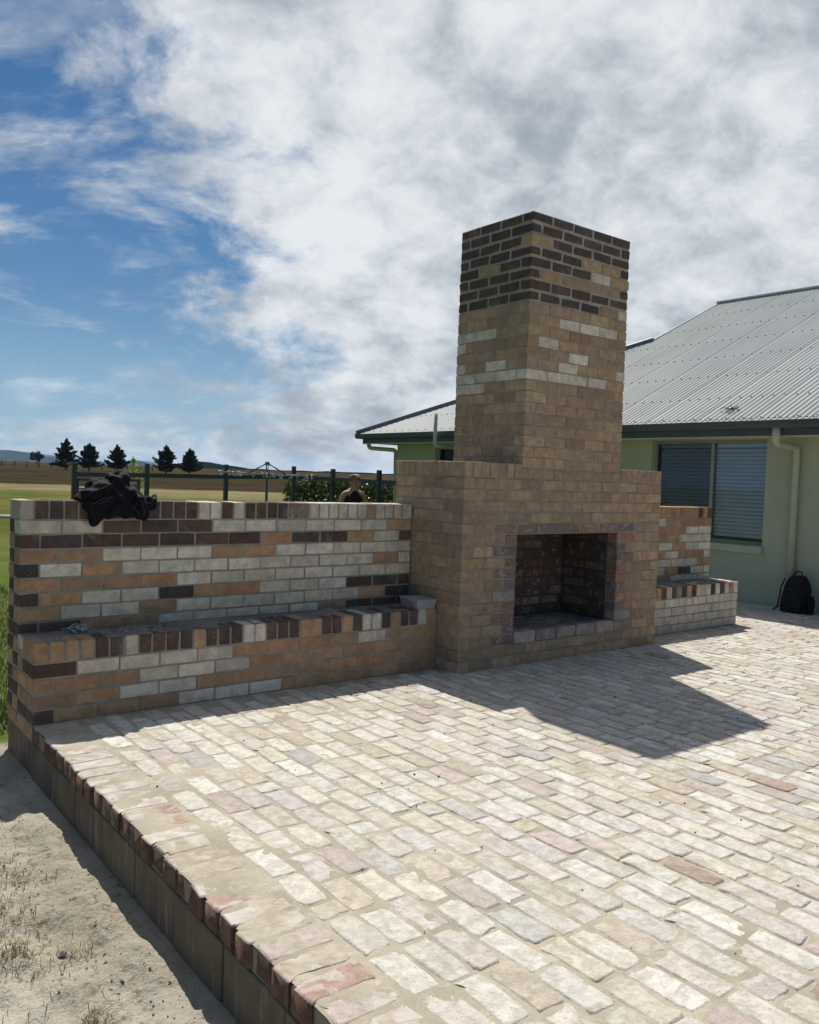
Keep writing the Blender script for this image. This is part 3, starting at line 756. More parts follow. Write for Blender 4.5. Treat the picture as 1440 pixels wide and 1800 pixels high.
def edge_mesh(k):
    if k not in EDGE:
        rng = random.Random(100 + k); v, f = paver_shape(0.108 + rng.uniform(-.006, .003), 0.230 + rng.uniform(-.012, .006), rng, -0.078, 0.13)
        v = [(x, y, z + 0.002) for x, y, z in v]
        me = bpy.data.meshes.new('edge_brick'); me.from_pydata(v, [], f); me.materials.append(MAT['E'])
        me.polygons.foreach_set('use_smooth', [len(q) == 4 for q in f])
        at = me.attributes.new('tint', 'FLOAT_COLOR', 'FACE'); at.data.foreach_set('color', [1.0] * 4 * len(f)); EDGE[k] = me
    return EDGE[k]

# ------------------------------------------------------------------ house
XW, XE, YE, ZE, PITCH = 8.78, 8.16, 9.24, 2.262, 0.48
def glass_mat(name, tint=(0.9, 0.95, 1.0)):
    M = Mat(name, 0.03); M.color(tint); M.b.inputs['Transmission Weight'].default_value = 1.0; M.b.inputs['IOR'].default_value = 1.45
    M.b.inputs['Specular IOR Level'].default_value = 0.5
    nt = M.nt; out = M.N['Material Output']; tr = M.N.new('ShaderNodeBsdfTransparent'); gl = M.N.new('ShaderNodeBsdfGlossy'); gl.inputs['Roughness'].default_value = 0.02
    fr = M.N.new('ShaderNodeFresnel'); fr.inputs['IOR'].default_value = 1.5; mx = M.N.new('ShaderNodeMixShader'); tr.inputs[0].default_value = (*tint, 1)
    M.L.new(fr.outputs[0], mx.inputs[0]); M.L.new(tr.outputs[0], mx.inputs[1]); M.L.new(gl.outputs[0], mx.inputs[2]); M.L.new(mx.outputs[0], out.inputs['Surface'])
    return M.m
def house():
    root = tag(empty('house', (XW, 1.0, 0)), 'pale green rendered house with grey corrugated iron roof and dark gutters', 'house')
    root.location = (0, 0, 0)
    Mw = Mat('green_render', 0.9); c = Mw.mix(Mw.ss(Mw.noise(1.6, 5, 0.6), 0.3, 0.7), (0.385, 0.42, 0.315), (0.425, 0.46, 0.35))
    c = Mw.mix(Mw.math('MULTIPLY', Mw.ss(Mw.noise(5, 6, 0.65, off=3), 0.58, 0.75), 0.35), c, (0.31, 0.345, 0.25))
    Mw.color(c); Mw.bump(Mw.noise(60, 5, 0.65), 0.25, 0.005); mw = Mw.m
    mdark = simple('slate_paint', (0.075, 0.095, 0.105), 0.45, 0.08, 3); mcream = simple('cream_paint', (0.50, 0.50, 0.38), 0.6, 0.06)
    mpipe = simple('painted_pipe', (0.42, 0.46, 0.35), 0.5, 0.06); malu = simple('aluminium_frame', (0.30, 0.31, 0.31), 0.4, 0.05, metallic=0.3)
    msill = simple('sill_paint', (0.43, 0.48, 0.34), 0.7, 0.06)
    # window openings in the wall: y0, y1, z0, z1
    wins = [(0.955, 2.66, 0.735, 2.075), (5.6, 7.46, 0.735, 2.02)]
    YN, YF, ZT = -8.0, 8.64, 2.085
    ys = [YN]
    m = MB(); T = 0.25
    prev = YN
    for y0, y1, z0, z1 in wins:
        m.box(XW, XW + T, prev, y0, GZ - 0.1, ZT); m.box(XW, XW + T, y0, y1, GZ - 0.1, z0)
        if z1 < ZT - 0.004: m.box(XW, XW + T, y0, y1, z1, ZT)
        prev = y1
    m.box(XW, XW + T, prev, YF, GZ - 0.1, ZT); m.box(XW + T, 20.0, YF - T, YF, GZ - 0.1, ZT); m.box(20.0, 20.0 + T, YN, YF, GZ - 0.1, ZT); m.box(XW + T, 20.0, YN, YN + T, GZ - 0.1, ZT)
    m.build('wall', mw, root)
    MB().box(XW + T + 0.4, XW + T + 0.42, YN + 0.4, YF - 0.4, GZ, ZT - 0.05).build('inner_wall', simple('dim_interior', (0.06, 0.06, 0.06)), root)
    MB().box(XE + 0.13, XW + 0.02, YN, YE - 0.13, ZT, ZT + 0.012).box(XW + 0.02, 20.2, YF - 0.02, YE - 0.13, ZT, ZT + 0.012).build('soffit', mcream, root)
    MB().box(XE + 0.118, XE + 0.150, YN, YE - 0.118, ZT - 0.018, ZT - 0.0005).build('soffit_trim', mcream, root)
    # roof
    mroof = Mat('galvanised_iron', 0.55); mroof.b.inputs['Metallic'].default_value = 0.0; mroof.b.inputs['Specular IOR Level'].default_value = 0.35
    mroof.color(mroof.mix(mroof.ss(mroof.noise(1.2, 5, 0.6, stretch=(0.3, 1, 1)), 0.3, 0.7), (0.275, 0.30, 0.295), (0.335, 0.36, 0.355))); mroof = mroof.m
    roof = mesh('roof', [], [], None, root)
    RID = 6.15; HIPA = 4.0; wave = 0.076; per = 10
    def zroof(a): return ZE + 0.012 + PITCH * a
    y = YE - 0.02; k = 0
    while y > YN:
        V = []; Fc = []; n = per * 8
        for i in range(n + 1):
            yy = y - i * wave / 8 - (0.0 if i < n else -0.0); lift = 0.0105 * math.cos(2 * math.pi * (i / 8)) + (0.0035 if i < 6 else 0)
            amax = RID if yy < YE - HIPA else max(YE - yy, 0.02)
            a0 = -0.035
            for a in (a0, amax): V.append((XE + 0.06 + a, yy, zroof(a) + lift))
        for i in range(n): Fc.append((2 * i, 2 * i + 1, 2 * i + 3, 2 * i + 2))
        o = mesh('roof_sheet', V, Fc, mroof, roof, True); y -= per * wave; k += 1
    # the slopes facing away
    xr = XE + 0.06 + RID; zr = zroof(RID); xo = 2 * xr - XE
    MB().add([(xr, YE - HIPA, zr), (xo, YN, ZE), (xo, YE, ZE), (XE, YE, ZE), (XE + 0.06 + HIPA, YE - HIPA, zroof(HIPA) - 0.02), (xo - HIPA, YE - HIPA, zroof(HIPA)), (xr, YN, zr)],
             [(0, 6, 1, 2, 5), (3, 2, 5, 4), (4, 5, 0)]).build('rear_roof', mroof, roof)
    scr = MB()
    for a in [0.06] + [0.75 + 0.9 * i for i in range(7)]:
        for j in range(0, 230):
            if a > 0.1 and j % 3 == 1 or (a < 0.1 and j % 3): continue
            yy = YE - 0.02 - wave * j - (wave * (j % 2) if a > 0.1 else 0)
            if yy < YN or (yy > YE - HIPA and YE - yy < a + 0.1): continue
            z = zroof(a) + 0.012; scr.cbox(XE + 0.06 + a - 0.007, XE + 0.06 + a + 0.007, yy - 0.007, yy + 0.007, z - 0.004, z + 0.007, 0.002)
    scr.build('roof_screws', simple('dark_screw', (0.13, 0.135, 0.135), 0.5), roof, kind='stuff')
    # hip and ridge caps
    mcap = simple('cap_iron', (0.16, 0.18, 0.20), 0.4, 0.08, metallic=0.4)
    MB().tube([(XE + 0.02, YE - 0.02, ZE + 0.03), (XE + 0.06 + HIPA, YE - HIPA, zroof(HIPA) + 0.03)], 0.045, 8).build('hip_cap', mcap, roof)
    MB().tube([(xr, YE - HIPA + 0.05, zr + 0.02), (xr, YN, zr + 0.02)], 0.045, 8).build('ridge_cap', simple('ridge_iron', (0.24, 0.26, 0.265), 0.5), roof)
    MB().box(XE + 0.06 + HIPA, xr, YE - HIPA - 0.002, YE - HIPA + 0.03, 0, 0.02).build('verge', mroof, roof)
    vg = roof.children[-1]; me = vg.data
    for v in me.vertices: v.co.z += zroof(v.co.x - XE - 0.06) + 0.005
    # gutter (quad profile) and fascia
    prof = [(0.0, 0.0), (0.0, -0.055), (0.018, -0.092), (0.115, -0.092), (0.115, 0.02), (0.108, 0.02), (0.108, -0.084), (0.022, -0.084), (0.008, -0.052), (0.008, 0.0)]
    g = MB(); n = len(prof)
    g.add([(XE + a, YN, ZE + b) for a, b in prof] + [(XE + a, YE - a, ZE + b) for a, b in prof] + [(20.0, YE - a, ZE + b) for a, b in prof],
          [(i, (i + 1) % n, n + (i + 1) % n, n + i) for i in range(n)] + [(n + i, n + (i + 1) % n, 2 * n + (i + 1) % n, 2 * n + i) for i in range(n)])
    g.build('gutter', mdark, root)
    MB().box(XE + 0.1155, XE + 0.134, YN, YE - 0.1155, ZT - 0.0005 + 0.002, ZE + 0.04).box(XE + 0.134, 20, YE - 0.134, YE - 0.1155, ZT + 0.002, ZE + 0.04).build('fascia', mdark, root)
    # windows
    mslat = simple('blind_slat', (0.66, 0.72, 0.76), 0.5, 0.05); mscreen = None
    Ms = Mat('fly_screen', 0.8); Ms.color((0.02, 0.022, 0.025)); tr = Ms.N.new('ShaderNodeBsdfTransparent'); mx = Ms.N.new('ShaderNodeMixShader'); mx.inputs[0].default_value = 0.22
    Ms.L.new(tr.outputs[0], mx.inputs[1]); Ms.L.new(Ms.b.outputs[0], mx.inputs[2]); Ms.L.new(mx.outputs[0], Ms.N['Material Output'].inputs['Surface'])
    mgl = glass_mat('window_glass')
    for wi, (y0, y1, z0, z1) in enumerate(wins):
        wn = MB(); d0, d1 = XW + 0.085, XW + 0.135; f = 0.035
        wn.box(d0, d1, y0 + 0.002, y0 + f, z0 + 0.002, z1 - 0.002); wn.box(d0, d1, y1 - f, y1 - 0.002, z0 + 0.002, z1 - 0.002)
        wn.box(d0, d1, y0 + f, y1 - f, z1 - f, z1 - 0.002); wn.box(d0, d1, y0 + f, y1 - f, z0 + 0.002, z0 + f)
        ym = y0 + (y1 - y0) * 0.47; wn.box(d0 - 0.004, d1, ym - 0.022, ym + 0.022, z0 + f, z1 - f)
        win = wn.build('window', malu, root)
        MB().box(d0 + 0.022, d0 + 0.027, y0 + f, ym - 0.022, z0 + f, z1 - f).build('pane', mgl, win); MB().box(d0 + 0.030, d0 + 0.035, ym + 0.022, y1 - f, z0 + f, z1 - f).build('pane', mgl, win)
        MB().box(d0 + 0.006, d0 + 0.009, ym + 0.022, y1 - f, z0 + f, z1 - f).build('fly_screen', Ms.m, win)
        if wi == 0:
            me = None
            for a, b in ((y0 + f, ym - 0.01), (ym + 0.01, y1 - f)):
                zz = z0 + 0.10
                MB().box(d1 + 0.01, d1 + 0.06, a, b, z1 - 0.09, z1 - 0.03).build('head_rail', mslat, win)
                me = None
                while zz < z1 - 0.10:
                    if me is None:
                        s = MB(); ang = math.radians(57); hw = 0.026; dx, dz = math.cos(ang) * hw, math.sin(ang) * hw
                        xc = d1 + 0.035
                        s.add([(xc - dx, a, -dz), (xc, a, 0.004), (xc + dx, a, dz), (xc - dx, b, -dz), (xc, b, 0.004), (xc + dx, b, dz), (xc - dx, a, -dz - .002), (xc + dx, a, dz - .002), (xc - dx, b, -dz - .002), (xc + dx, b, dz - .002)],
                              [(0, 1, 4, 3), (1, 2, 5, 4), (6, 8, 9, 7)])
                        o = s.build('slat', mslat, win); me = o.data
                    else: o = link(bpy.data.objects.new('slat', me), win)
                    o.location = (0, 0, zz); zz += 0.0505
        sl = MB().add([(XW - 0.055, y0 - 0.02, z0 - 0.100), (XW - 0.055, y1 + 0.02, z0 - 0.100), (XW - 0.055, y1 + 0.02, z0 - 0.015), (XW - 0.055, y0 - 0.02, z0 - 0.015), (XW - 0.001, y0 - 0.02, z0 - 0.100), (XW - 0.001, y1 + 0.02, z0 - 0.100), (XW - 0.001, y1 + 0.02, z0 + 0.004), (XW - 0.001, y0 - 0.02, z0 + 0.004)],
              [(0, 3, 2, 1), (4, 5, 6, 7), (0, 1, 5, 4), (3, 7, 6, 2), (0, 4, 7, 3), (1, 2, 6, 5)]); sl.build('sill', msill, win)
    # downpipe with swan neck, vent pipe, far downpipe
    def bend(pts, r, n=5):
        P = [Vector(p) for p in pts]; out = [P[0]]
        for i in range(1, len(P) - 1):
            a = (P[i - 1] - P[i]).normalized(); b = (P[i + 1] - P[i]).normalized()
            s, e = P[i] + a * r, P[i] + b * r
            for k in range(n + 1): t = k / n; out.append((1 - t) ** 2 * s + 2 * t * (1 - t) * P[i] + t * t * e)
        return out + [P[-1]]
    yd = 0.545
    MB().tube(bend([(XE + 0.065, yd, ZE - 0.06), (XE + 0.065, yd, 1.985), (XW - 0.055, yd, 1.96), (XW - 0.055, yd, 0.0)], 0.075), 0.044, 14).build('downpipe', mpipe, root, True)
    MB().tube([(XE + 0.065, yd, 2.17), (XE + 0.065, yd, 2.02)], 0.0485, 14).build('pipe_socket', mpipe, root, True)
    MB().tube(bend([(8.05, 6.60, 2.56), (8.05, 6.60, 1.995), (XW, 6.60, 1.985)], 0.07), 0.034, 12).build('vent_pipe', simple('pale_pipe', (0.44, 0.47, 0.40), 0.5), root, True)
    MB().tube(bend([(XE + 0.30, YE - 0.07, ZE - 0.08), (XE + 0.30, YE - 0.07, 2.0), (XE + 0.62, YF + 0.05, 1.97), (XW + 0.05, YF + 0.05, 0.0)], 0.07), 0.042, 12).build('downpipe', mpipe, root, True)
    return root
def twigs():
    a = 0.33; yy = 1.32; z = ZE + 0.03 + PITCH * a
    root = tag(empty('twig_clump', (XE + 0.06 + a, yy, z)), 'small clump of dead twigs and leaves caught on the iron roof', 'twigs'); rng = random.Random(9); mt = simple('dead_twig', (0.05, 0.04, 0.03), .9)
    for i in range(22):
        x, y = rng.gauss(0, .04), rng.gauss(0, .05); t = rng.uniform(0, 6.28); L = rng.uniform(.03, .10)
        MB().tube([(x, y, PITCH * x + rng.uniform(0, .02)), (x + L * math.cos(t), y + L * math.sin(t), PITCH * (x + L * math.cos(t)) + rng.uniform(0, .04))], [.005, .003], 5).build('twig', mt, root)

# ------------------------------------------------------------------ small things on and round the patio
def ridged(p, k, ph):
    return 1 - abs(math.sin(k[0] * p[0] + k[1] * p[1] + k[2] * p[2] + ph))
def jacket():
    root = tag(empty('jacket', (0.56, 0.60, 1.228)), 'crumpled black work jacket heaped over the wall top', 'jacket')
    bm = bmesh.new()
    def blob(c, r, rot=0.0):
        mt = Matrix.Translation(c) @ Matrix.Rotation(rot, 4, 'Y') @ Matrix.Diagonal((*r, 1))
        bmesh.ops.create_icosphere(bm, subdivisions=3, radius=1.0, matrix=mt)
    # local frame: x along the wall, y into it, z up; wall front at y=0, top at z=0
    for c, r, ro in [((0.0, 0.10, 0.055), (0.17, 0.13, 0.085), 0.1), ((0.02, 0.09, 0.12), (0.085, 0.08, 0.065), 0), ((-0.10, 0.06, 0.055), (0.12, 0.09, 0.055), -.35), ((-0.20, 0.04, 0.012), (0.05, 0.05, 0.030), -.2),
                     ((0.10, 0.04, 0.035), (0.07, 0.08, 0.055), .5), ((-0.02, -0.02, -0.03), (0.19, 0.035, 0.075), 0.05), ((-0.13, -0.025, -0.075), (0.052, 0.028, 0.070), .3), ((0.135, -0.03, -0.045), (0.042, 0.036, 0.085), -.2),
                     ((0.19, -0.01, -0.02), (0.055, 0.035, 0.050), -.5), ((0.22, 0.02, 0.012), (0.040, 0.04, 0.022), -.4), ((0.06, -0.028, -0.05), (0.09, 0.024, 0.050), .1)]:
        blob(c, r, ro)
    me = bpy.data.meshes.new('cloth'); bm.to_mesh(me); bm.free()
    o = link(bpy.data.objects.new('cloth', me), root)
    rm = o.modifiers.new('r', 'REMESH'); rm.mode = 'VOXEL'; rm.voxel_size = 0.006
    dg = bpy.context.evaluated_depsgraph_get(); ev = o.evaluated_get(dg); m2 = bpy.data.meshes.new_from_object(ev); o.modifiers.clear(); o.data = m2; m2.name = 'cloth'
    nv = len(m2.vertices); co = np.empty(nv * 3, np.float32); no = np.empty(nv * 3, np.float32)
    m2.vertices.foreach_get('co', co); m2.vertex_normals.foreach_get('vector', no); co = co.reshape(-1, 3); no = no.reshape(-1, 3)
    wv = co + 0.02 * np.sin(co[:, [1, 2, 0]] * 38)
    h = (1 - np.abs(np.sin(wv @ np.array([27, 12, 17]) + 0.6)) ** 1.6) + (1 - np.abs(np.sin(wv @ np.array([-14, 10, 31]) + 2.1)) ** 1.6) + 0.6 * np.sin(wv @ np.array([38, -20, -36])) ** 2
    co = co + no * (0.013 * (h - 1.2))[:, None]
    # cloth lies against the brick face and on the top
    inside = (co[:, 2] < -0.002) & (co[:, 1] > -0.004); co[inside, 1] = -0.004 - 0.002 * h[inside]
    m2.vertices.foreach_set('co', co.ravel()); m2.polygons.foreach_set('use_smooth', np.ones(len(m2.polygons), bool)); m2.update()
    Mj = Mat('black_cloth', 0.75); Mj.color(Mj.mix(Mj.ss(Mj.noise(20, 4), 0.3, 0.7), (0.0035, 0.0035, 0.005), (0.007, 0.007, 0.010))); Mj.b.inputs['Specular IOR Level'].default_value = 0.25; Mj.b.inputs['Roughness'].default_value = 0.85; m2.materials.clear(); m2.materials.append(Mj.m)
    pip = simple('grey_piping', (0.055, 0.055, 0.06), 0.7)
    def seam(pts):
        from mathutils.bvhtree import BVHTree
        P = []
        for p in pts:
            hit, n, i, d = bv.find_nearest(Vector(p)); P.append(hit + n * 0.001)
        Q = []
        for a, b in zip(P[:-1], P[1:]):
            for k in range(5):
                hit, n, i, d = bv.find_nearest(a.lerp(b, k / 5)); Q.append(hit + n * 0.0012)
        MB().tube(Q, 0.0022, 5).build('piping', pip, root, True)
    from mathutils.bvhtree import BVHTree
    bv = BVHTree.FromPolygons([v.co for v in m2.vertices], [p.vertices for p in m2.polygons])
    seam([(-.20, -.03, .03), (-.12, -.05, .09), (-.05, -.05, .12), (.0, -.04, .15)])
    seam([(-.17, -.06, .0), (-.10, -.08, .05), (-.06, -.08, .06), (-.08, -.08, .02), (-.15, -.08, -.02)])
    seam([(.10, -.05, .06), (.13, -.07, .0), (.15, -.08, -.06), (.14, -.07, -.10)])
    seam([(.14, -.06, .0), (.19, -.05, -.01), (.23, -.03, .02)])
    seam([(.09, -.08, -.03), (.10, -.08, -.07), (.12, -.08, -.11)])
def tub():
    root = tag(empty('plastic_tub', (2.775, 0.36, 0.4545), math.radians(-4)), 'small clear plastic tub with grey lid on the bench beside the fireplace', 'tub')
    Mp = Mat('cloudy_plastic', 0.35); Mp.color((0.50, 0.53, 0.56)); Mp.b.inputs['Transmission Weight'].default_value = 0.35; Mp.b.inputs['Specular IOR Level'].default_value = 0.5
    def ring(w, d, z): return [(-w, -d, z), (w, -d, z), (w, d, z), (-w, d, z)]
    w0, d0, w1, d1, h = 0.078, 0.105, 0.088, 0.118, 0.062
    v = ring(w0, d0, 0) + ring(w1, d1, h) + ring(w1 - .003, d1 - .003, h) + ring(w0 - .003, d0 - .003, 0.004)
    f = [(0, 3, 2, 1)] + [(i, (i + 1) % 4, 4 + (i + 1) % 4, 4 + i) for i in range(4)] + [(4 + i, 4 + (i + 1) % 4, 8 + (i + 1) % 4, 8 + i) for i in range(4)] + [(8 + i, 8 + (i + 1) % 4, 12 + (i + 1) % 4, 12 + i) for i in range(4)] + [(12, 13, 14, 15)]
    mesh('body', v, f, Mp.m, root)
    MB().cbox(-0.065, 0.065, -0.09, 0.09, 0.005, 0.042, 0.006).build('contents', simple('grey_contents', (0.20, 0.21, 0.22), 0.8), root)
    l = MB().cbox(-w1 - .006, w1 + .006, -d1 - .006, d1 + .006, h + .001, h + .011, 0.003); l.cbox(-w1 + .02, w1 - .02, -d1 + .02, d1 - .02, h + .0112, h + .0135, 0.001)
    l.build('lid', simple('pale_lid', (0.40, 0.42, 0.43), 0.45), root)
def offcuts():
    rng = random.Random(3)
    root = tag(empty('plastic_straps', (0.30, 0.47, 0.4555)), 'tangle of pale grey packing strap ends on the bench top', 'straps'); mt = simple('grey_strap', (0.40, 0.42, 0.44), 0.5)
    for i in range(9):
        a = rng.uniform(0, 6.28); L = rng.uniform(0.05, 0.12); x, y = rng.uniform(-.06, .06), rng.uniform(-.06, .05); z0 = 0.003 + 0.004 * i; wd = 0.007
        V = []; ca, sa = math.cos(a), math.sin(a); hump = rng.uniform(0.0, 0.035)
        for k in range(7):
            t = k / 6; s = (t - .5) * L; z = z0 + hump * math.sin(math.pi * t) * (0.4 + 0.6 * t)
            bend = 0.02 * math.sin(2 * t)
            for sd in (-1, 1): V.append((x + ca * s - sa * (bend + sd * wd), y + sa * s + ca * (bend + sd * wd), z))
            for sd in (-1, 1): V.append((x + ca * s - sa * (bend + sd * wd), y + sa * s + ca * (bend + sd * wd), z + 0.0018))
        F = []
        for k in range(6):
            b = 4 * k; F += [(b, b + 4, b + 5, b + 1), (b + 2, b + 3, b + 7, b + 6), (b, b + 2, b + 6, b + 4), (b + 1, b + 5, b + 7, b + 3)]
        mesh('strap', V, F, mt, root)
    # crumbs of mortar left on the bench and along the wall foot
    mb = MB()
    def crumb(x, y, z, s):
        v, f = chamfer_box(s, s * rng.uniform(.6, 1), s * rng.uniform(.4, .7), s * .22, s * .12, rng); a = rng.uniform(0, 6.28); c, n = math.cos(a), math.sin(a)
        mb.add([(x + p * c - q * n, y + p * n + q * c, z + r + s * .18) for p, q, r in v], f)
    for i in range(150): crumb(rng.gauss(0.75, 0.25), rng.uniform(0.30, 0.58), 0.455, rng.uniform(.004, .02))
    for i in range(160): crumb(rng.uniform(0.05, 2.8), rng.uniform(0.28, 0.58), 0.455, rng.uniform(.003, .009))
    for i in range(60): crumb(rng.uniform(5.4, 7.0), rng.uniform(0.30, 0.58), 0.455, rng.uniform(.004, .012))
    for i in range(120): crumb(rng.uniform(0.05, 5.2), rng.uniform(-0.05, 0.02) + (0.2 if rng.random() < .5 else 0), 0.002, rng.uniform(.003, .010))
    tag(mb.build('mortar_crumbs', M_MORTAR), 'crumbs of dried mortar scattered along the bench tops', 'mortar crumbs', kind='stuff')
    # dark grit on the paving
    mb2 = MB(); mb = mb2
    for i in range(170): crumb(rng.uniform(0.2, 7), rng.uniform(-4, -0.2), 0.003, rng.uniform(.004, .011))
    tag(mb.build('paving_grit', simple('dark_grit', (0.06, 0.05, 0.04), 0.9)), 'dark grit specks scattered over the sunlit paving', 'grit', kind='stuff')
def backpack():
    root = tag(empty('backpack', (8.52, 0.36, 0.004), math.radians(-90)), 'black backpack leaning on the green house wall under the downpipe', 'backpack')
    mk = simple('black_nylon', (0.010, 0.010, 0.013), 0.7, 0.3, 20, bump=0.2)
    def pod(name, w, d, h, y, z0, lean, top=0.5):
        V = []; F = []; n = 20; rows = 12
        for r in range(rows + 1):
            t = r / rows; s = (1 - max(0, (t - .55) / .45) ** 2.4 * top) * (0.93 + 0.07 * math.sin(math.pi * min(1, t * 1.5)))
            dd = (1 - max(0, (t - .5) / .5) ** 2 * .55)
            for k in range(n):
                a = 2 * math.pi * k / n; c, s_ = math.cos(a), math.sin(a)
                x = math.copysign(abs(c) ** .5, c) * w / 2 * s; yy = math.copysign(abs(s_) ** .55, s_) * d / 2 * dd + 0.006 * math.sin(9 * t + 3 * a)
                V.append((x, y + yy + lean * t * h, z0 + t * h + 0.006 * math.sin(3 * a + 5 * t)))
        for r in range(rows):
            for k in range(n): k2 = (k + 1) % n; F.append((r * n + k, r * n + k2, (r + 1) * n + k2, (r + 1) * n + k))
        F += [tuple(reversed(range(n))), tuple(rows * n + k for k in range(n))]
        return mesh(name, V, F, mk, root, True)
    # local -y faces away from the wall
    pod('main_bag', 0.32, 0.17, 0.43, 0.0, 0, 0.16); pod('front_pocket', 0.25, 0.07, 0.25, -0.105, 0.015, 0.16, 0.35); pod('side_pocket', 0.07, 0.10, 0.20, -0.02, 0.01, 0.1, .3).location.x = 0.19
    MB().tube([(-.05, .05, .42), (-.04, .055, .47), (0, .06, .485), (.04, .055, .47), (.05, .05, .42)], 0.008, 8).build('handle', mk, root, True)
    for s in (-1, 1): MB().tube([(s * .10, -.06, .40), (s * .13, -.09, .30), (s * .145, -.10, .16), (s * .16, -.10, .05), (s * .20, -.13, .012)], 0.009, 6).build('strap', mk, root, True)
    mz = simple('zip_grey', (0.05, 0.05, 0.055), 0.5)
    MB().tube([(-.115, -.128, .05), (-.115, -.098, .22), (-.07, -.088, .272), (.07, -.088, .272), (.115, -.098, .22), (.115, -.128, .05)], 0.004, 6).build('zip', mz, root, True)

# ------------------------------------------------------------------ yard behind the wall
M_POST = simple('dark_green_steel', (0.045, 0.065, 0.065), 0.45, 0.1)
def fence():
    root = tag(empty('post_rail_fence', (5.9, 10.2, GZ)), 'dark steel post and single rail fence turning a corner behind the wall', 'fence'); root.location = (0, 0, 0)
    P = [(2.847, 9.439, 1.49), (4.254, 9.992, 1.518), (5.891, 10.239, 1.563), (7.522, 10.489, 1.585), (7.616, 9.142, 1.552), (7.617, 7.616, 1.551)]
    Rz = [1.331, 1.347, 1.361, 1.393, 1.39, 1.372]
    for x, y, z in P: MB().cbox(x - .036, x + .036, y - .036, y + .036, GZ - 0.1, z, .004).build('post', M_POST, root)
    P2 = P + [(7.617, 6.1, 1.53)]; R2 = Rz + [1.37]
    MB().cbox(7.617 - .036, 7.617 + .036, 6.1 - .036, 6.1 + .036, GZ - .1, 1.53, .004).build('post', M_POST, root)
    for i in range(6):
        a = Vector((*P2[i][:2], R2[i] - 0.035)); b = Vector((*P2[i + 1][:2], R2[i + 1] - 0.035)); d = (b - a).normalized(); s = d.cross(Vector((0, 0, 1))).normalized() * 0.02; u = Vector((0, 0, 0.038))
        a = a + d * 0.0365; b = b - d * 0.0365
        V = [a - s - u, a + s - u, a + s + u, a - s + u, b - s - u, b + s - u, b + s + u, b - s + u]
        mesh('rail', V, [(0, 1, 2, 3), (7, 6, 5, 4), (0, 4, 5, 1), (1, 5, 6, 2), (2, 6, 7, 3), (3, 7, 4, 0)], M_POST, root)
    # slatted gate hung on the first post
    g = tag(empty('slatted_gate', (2.847, 9.439, GZ), math.atan2(0.553, 1.407)), 'dark slatted gate hung on the end post of the fence', 'gate')
    W_ = 1.35; zt = 1.235 - GZ
    MB().cbox(.042, .085, -.02, .02, .06, zt, .003).build('stile', M_POST, g); MB().cbox(W_ - .045, W_, -.02, .02, .06, zt, .003).build('stile', M_POST, g); MB().cbox(.42, .45, -.018, .018, .10, zt - .041, .003).build('stile', M_POST, g)
    MB().cbox(.086, W_ - .046, -.02, .02, zt - .04, zt, .003).build('top_rail', M_POST, g); MB().cbox(.086, W_ - .046, -.02, .02, .06, .10, .003).build('bottom_rail', M_POST, g)
    z = .15; me = None
    while z < zt - .06:
        if me is None: o = MB().cbox(.087, W_ - .047, -.0175, .0175, -.011, .011, .003).build('slat', M_POST, g); me = o.data
        else: o = link(bpy.data.objects.new('slat', me), g)
        o.location.z = z; z += .060
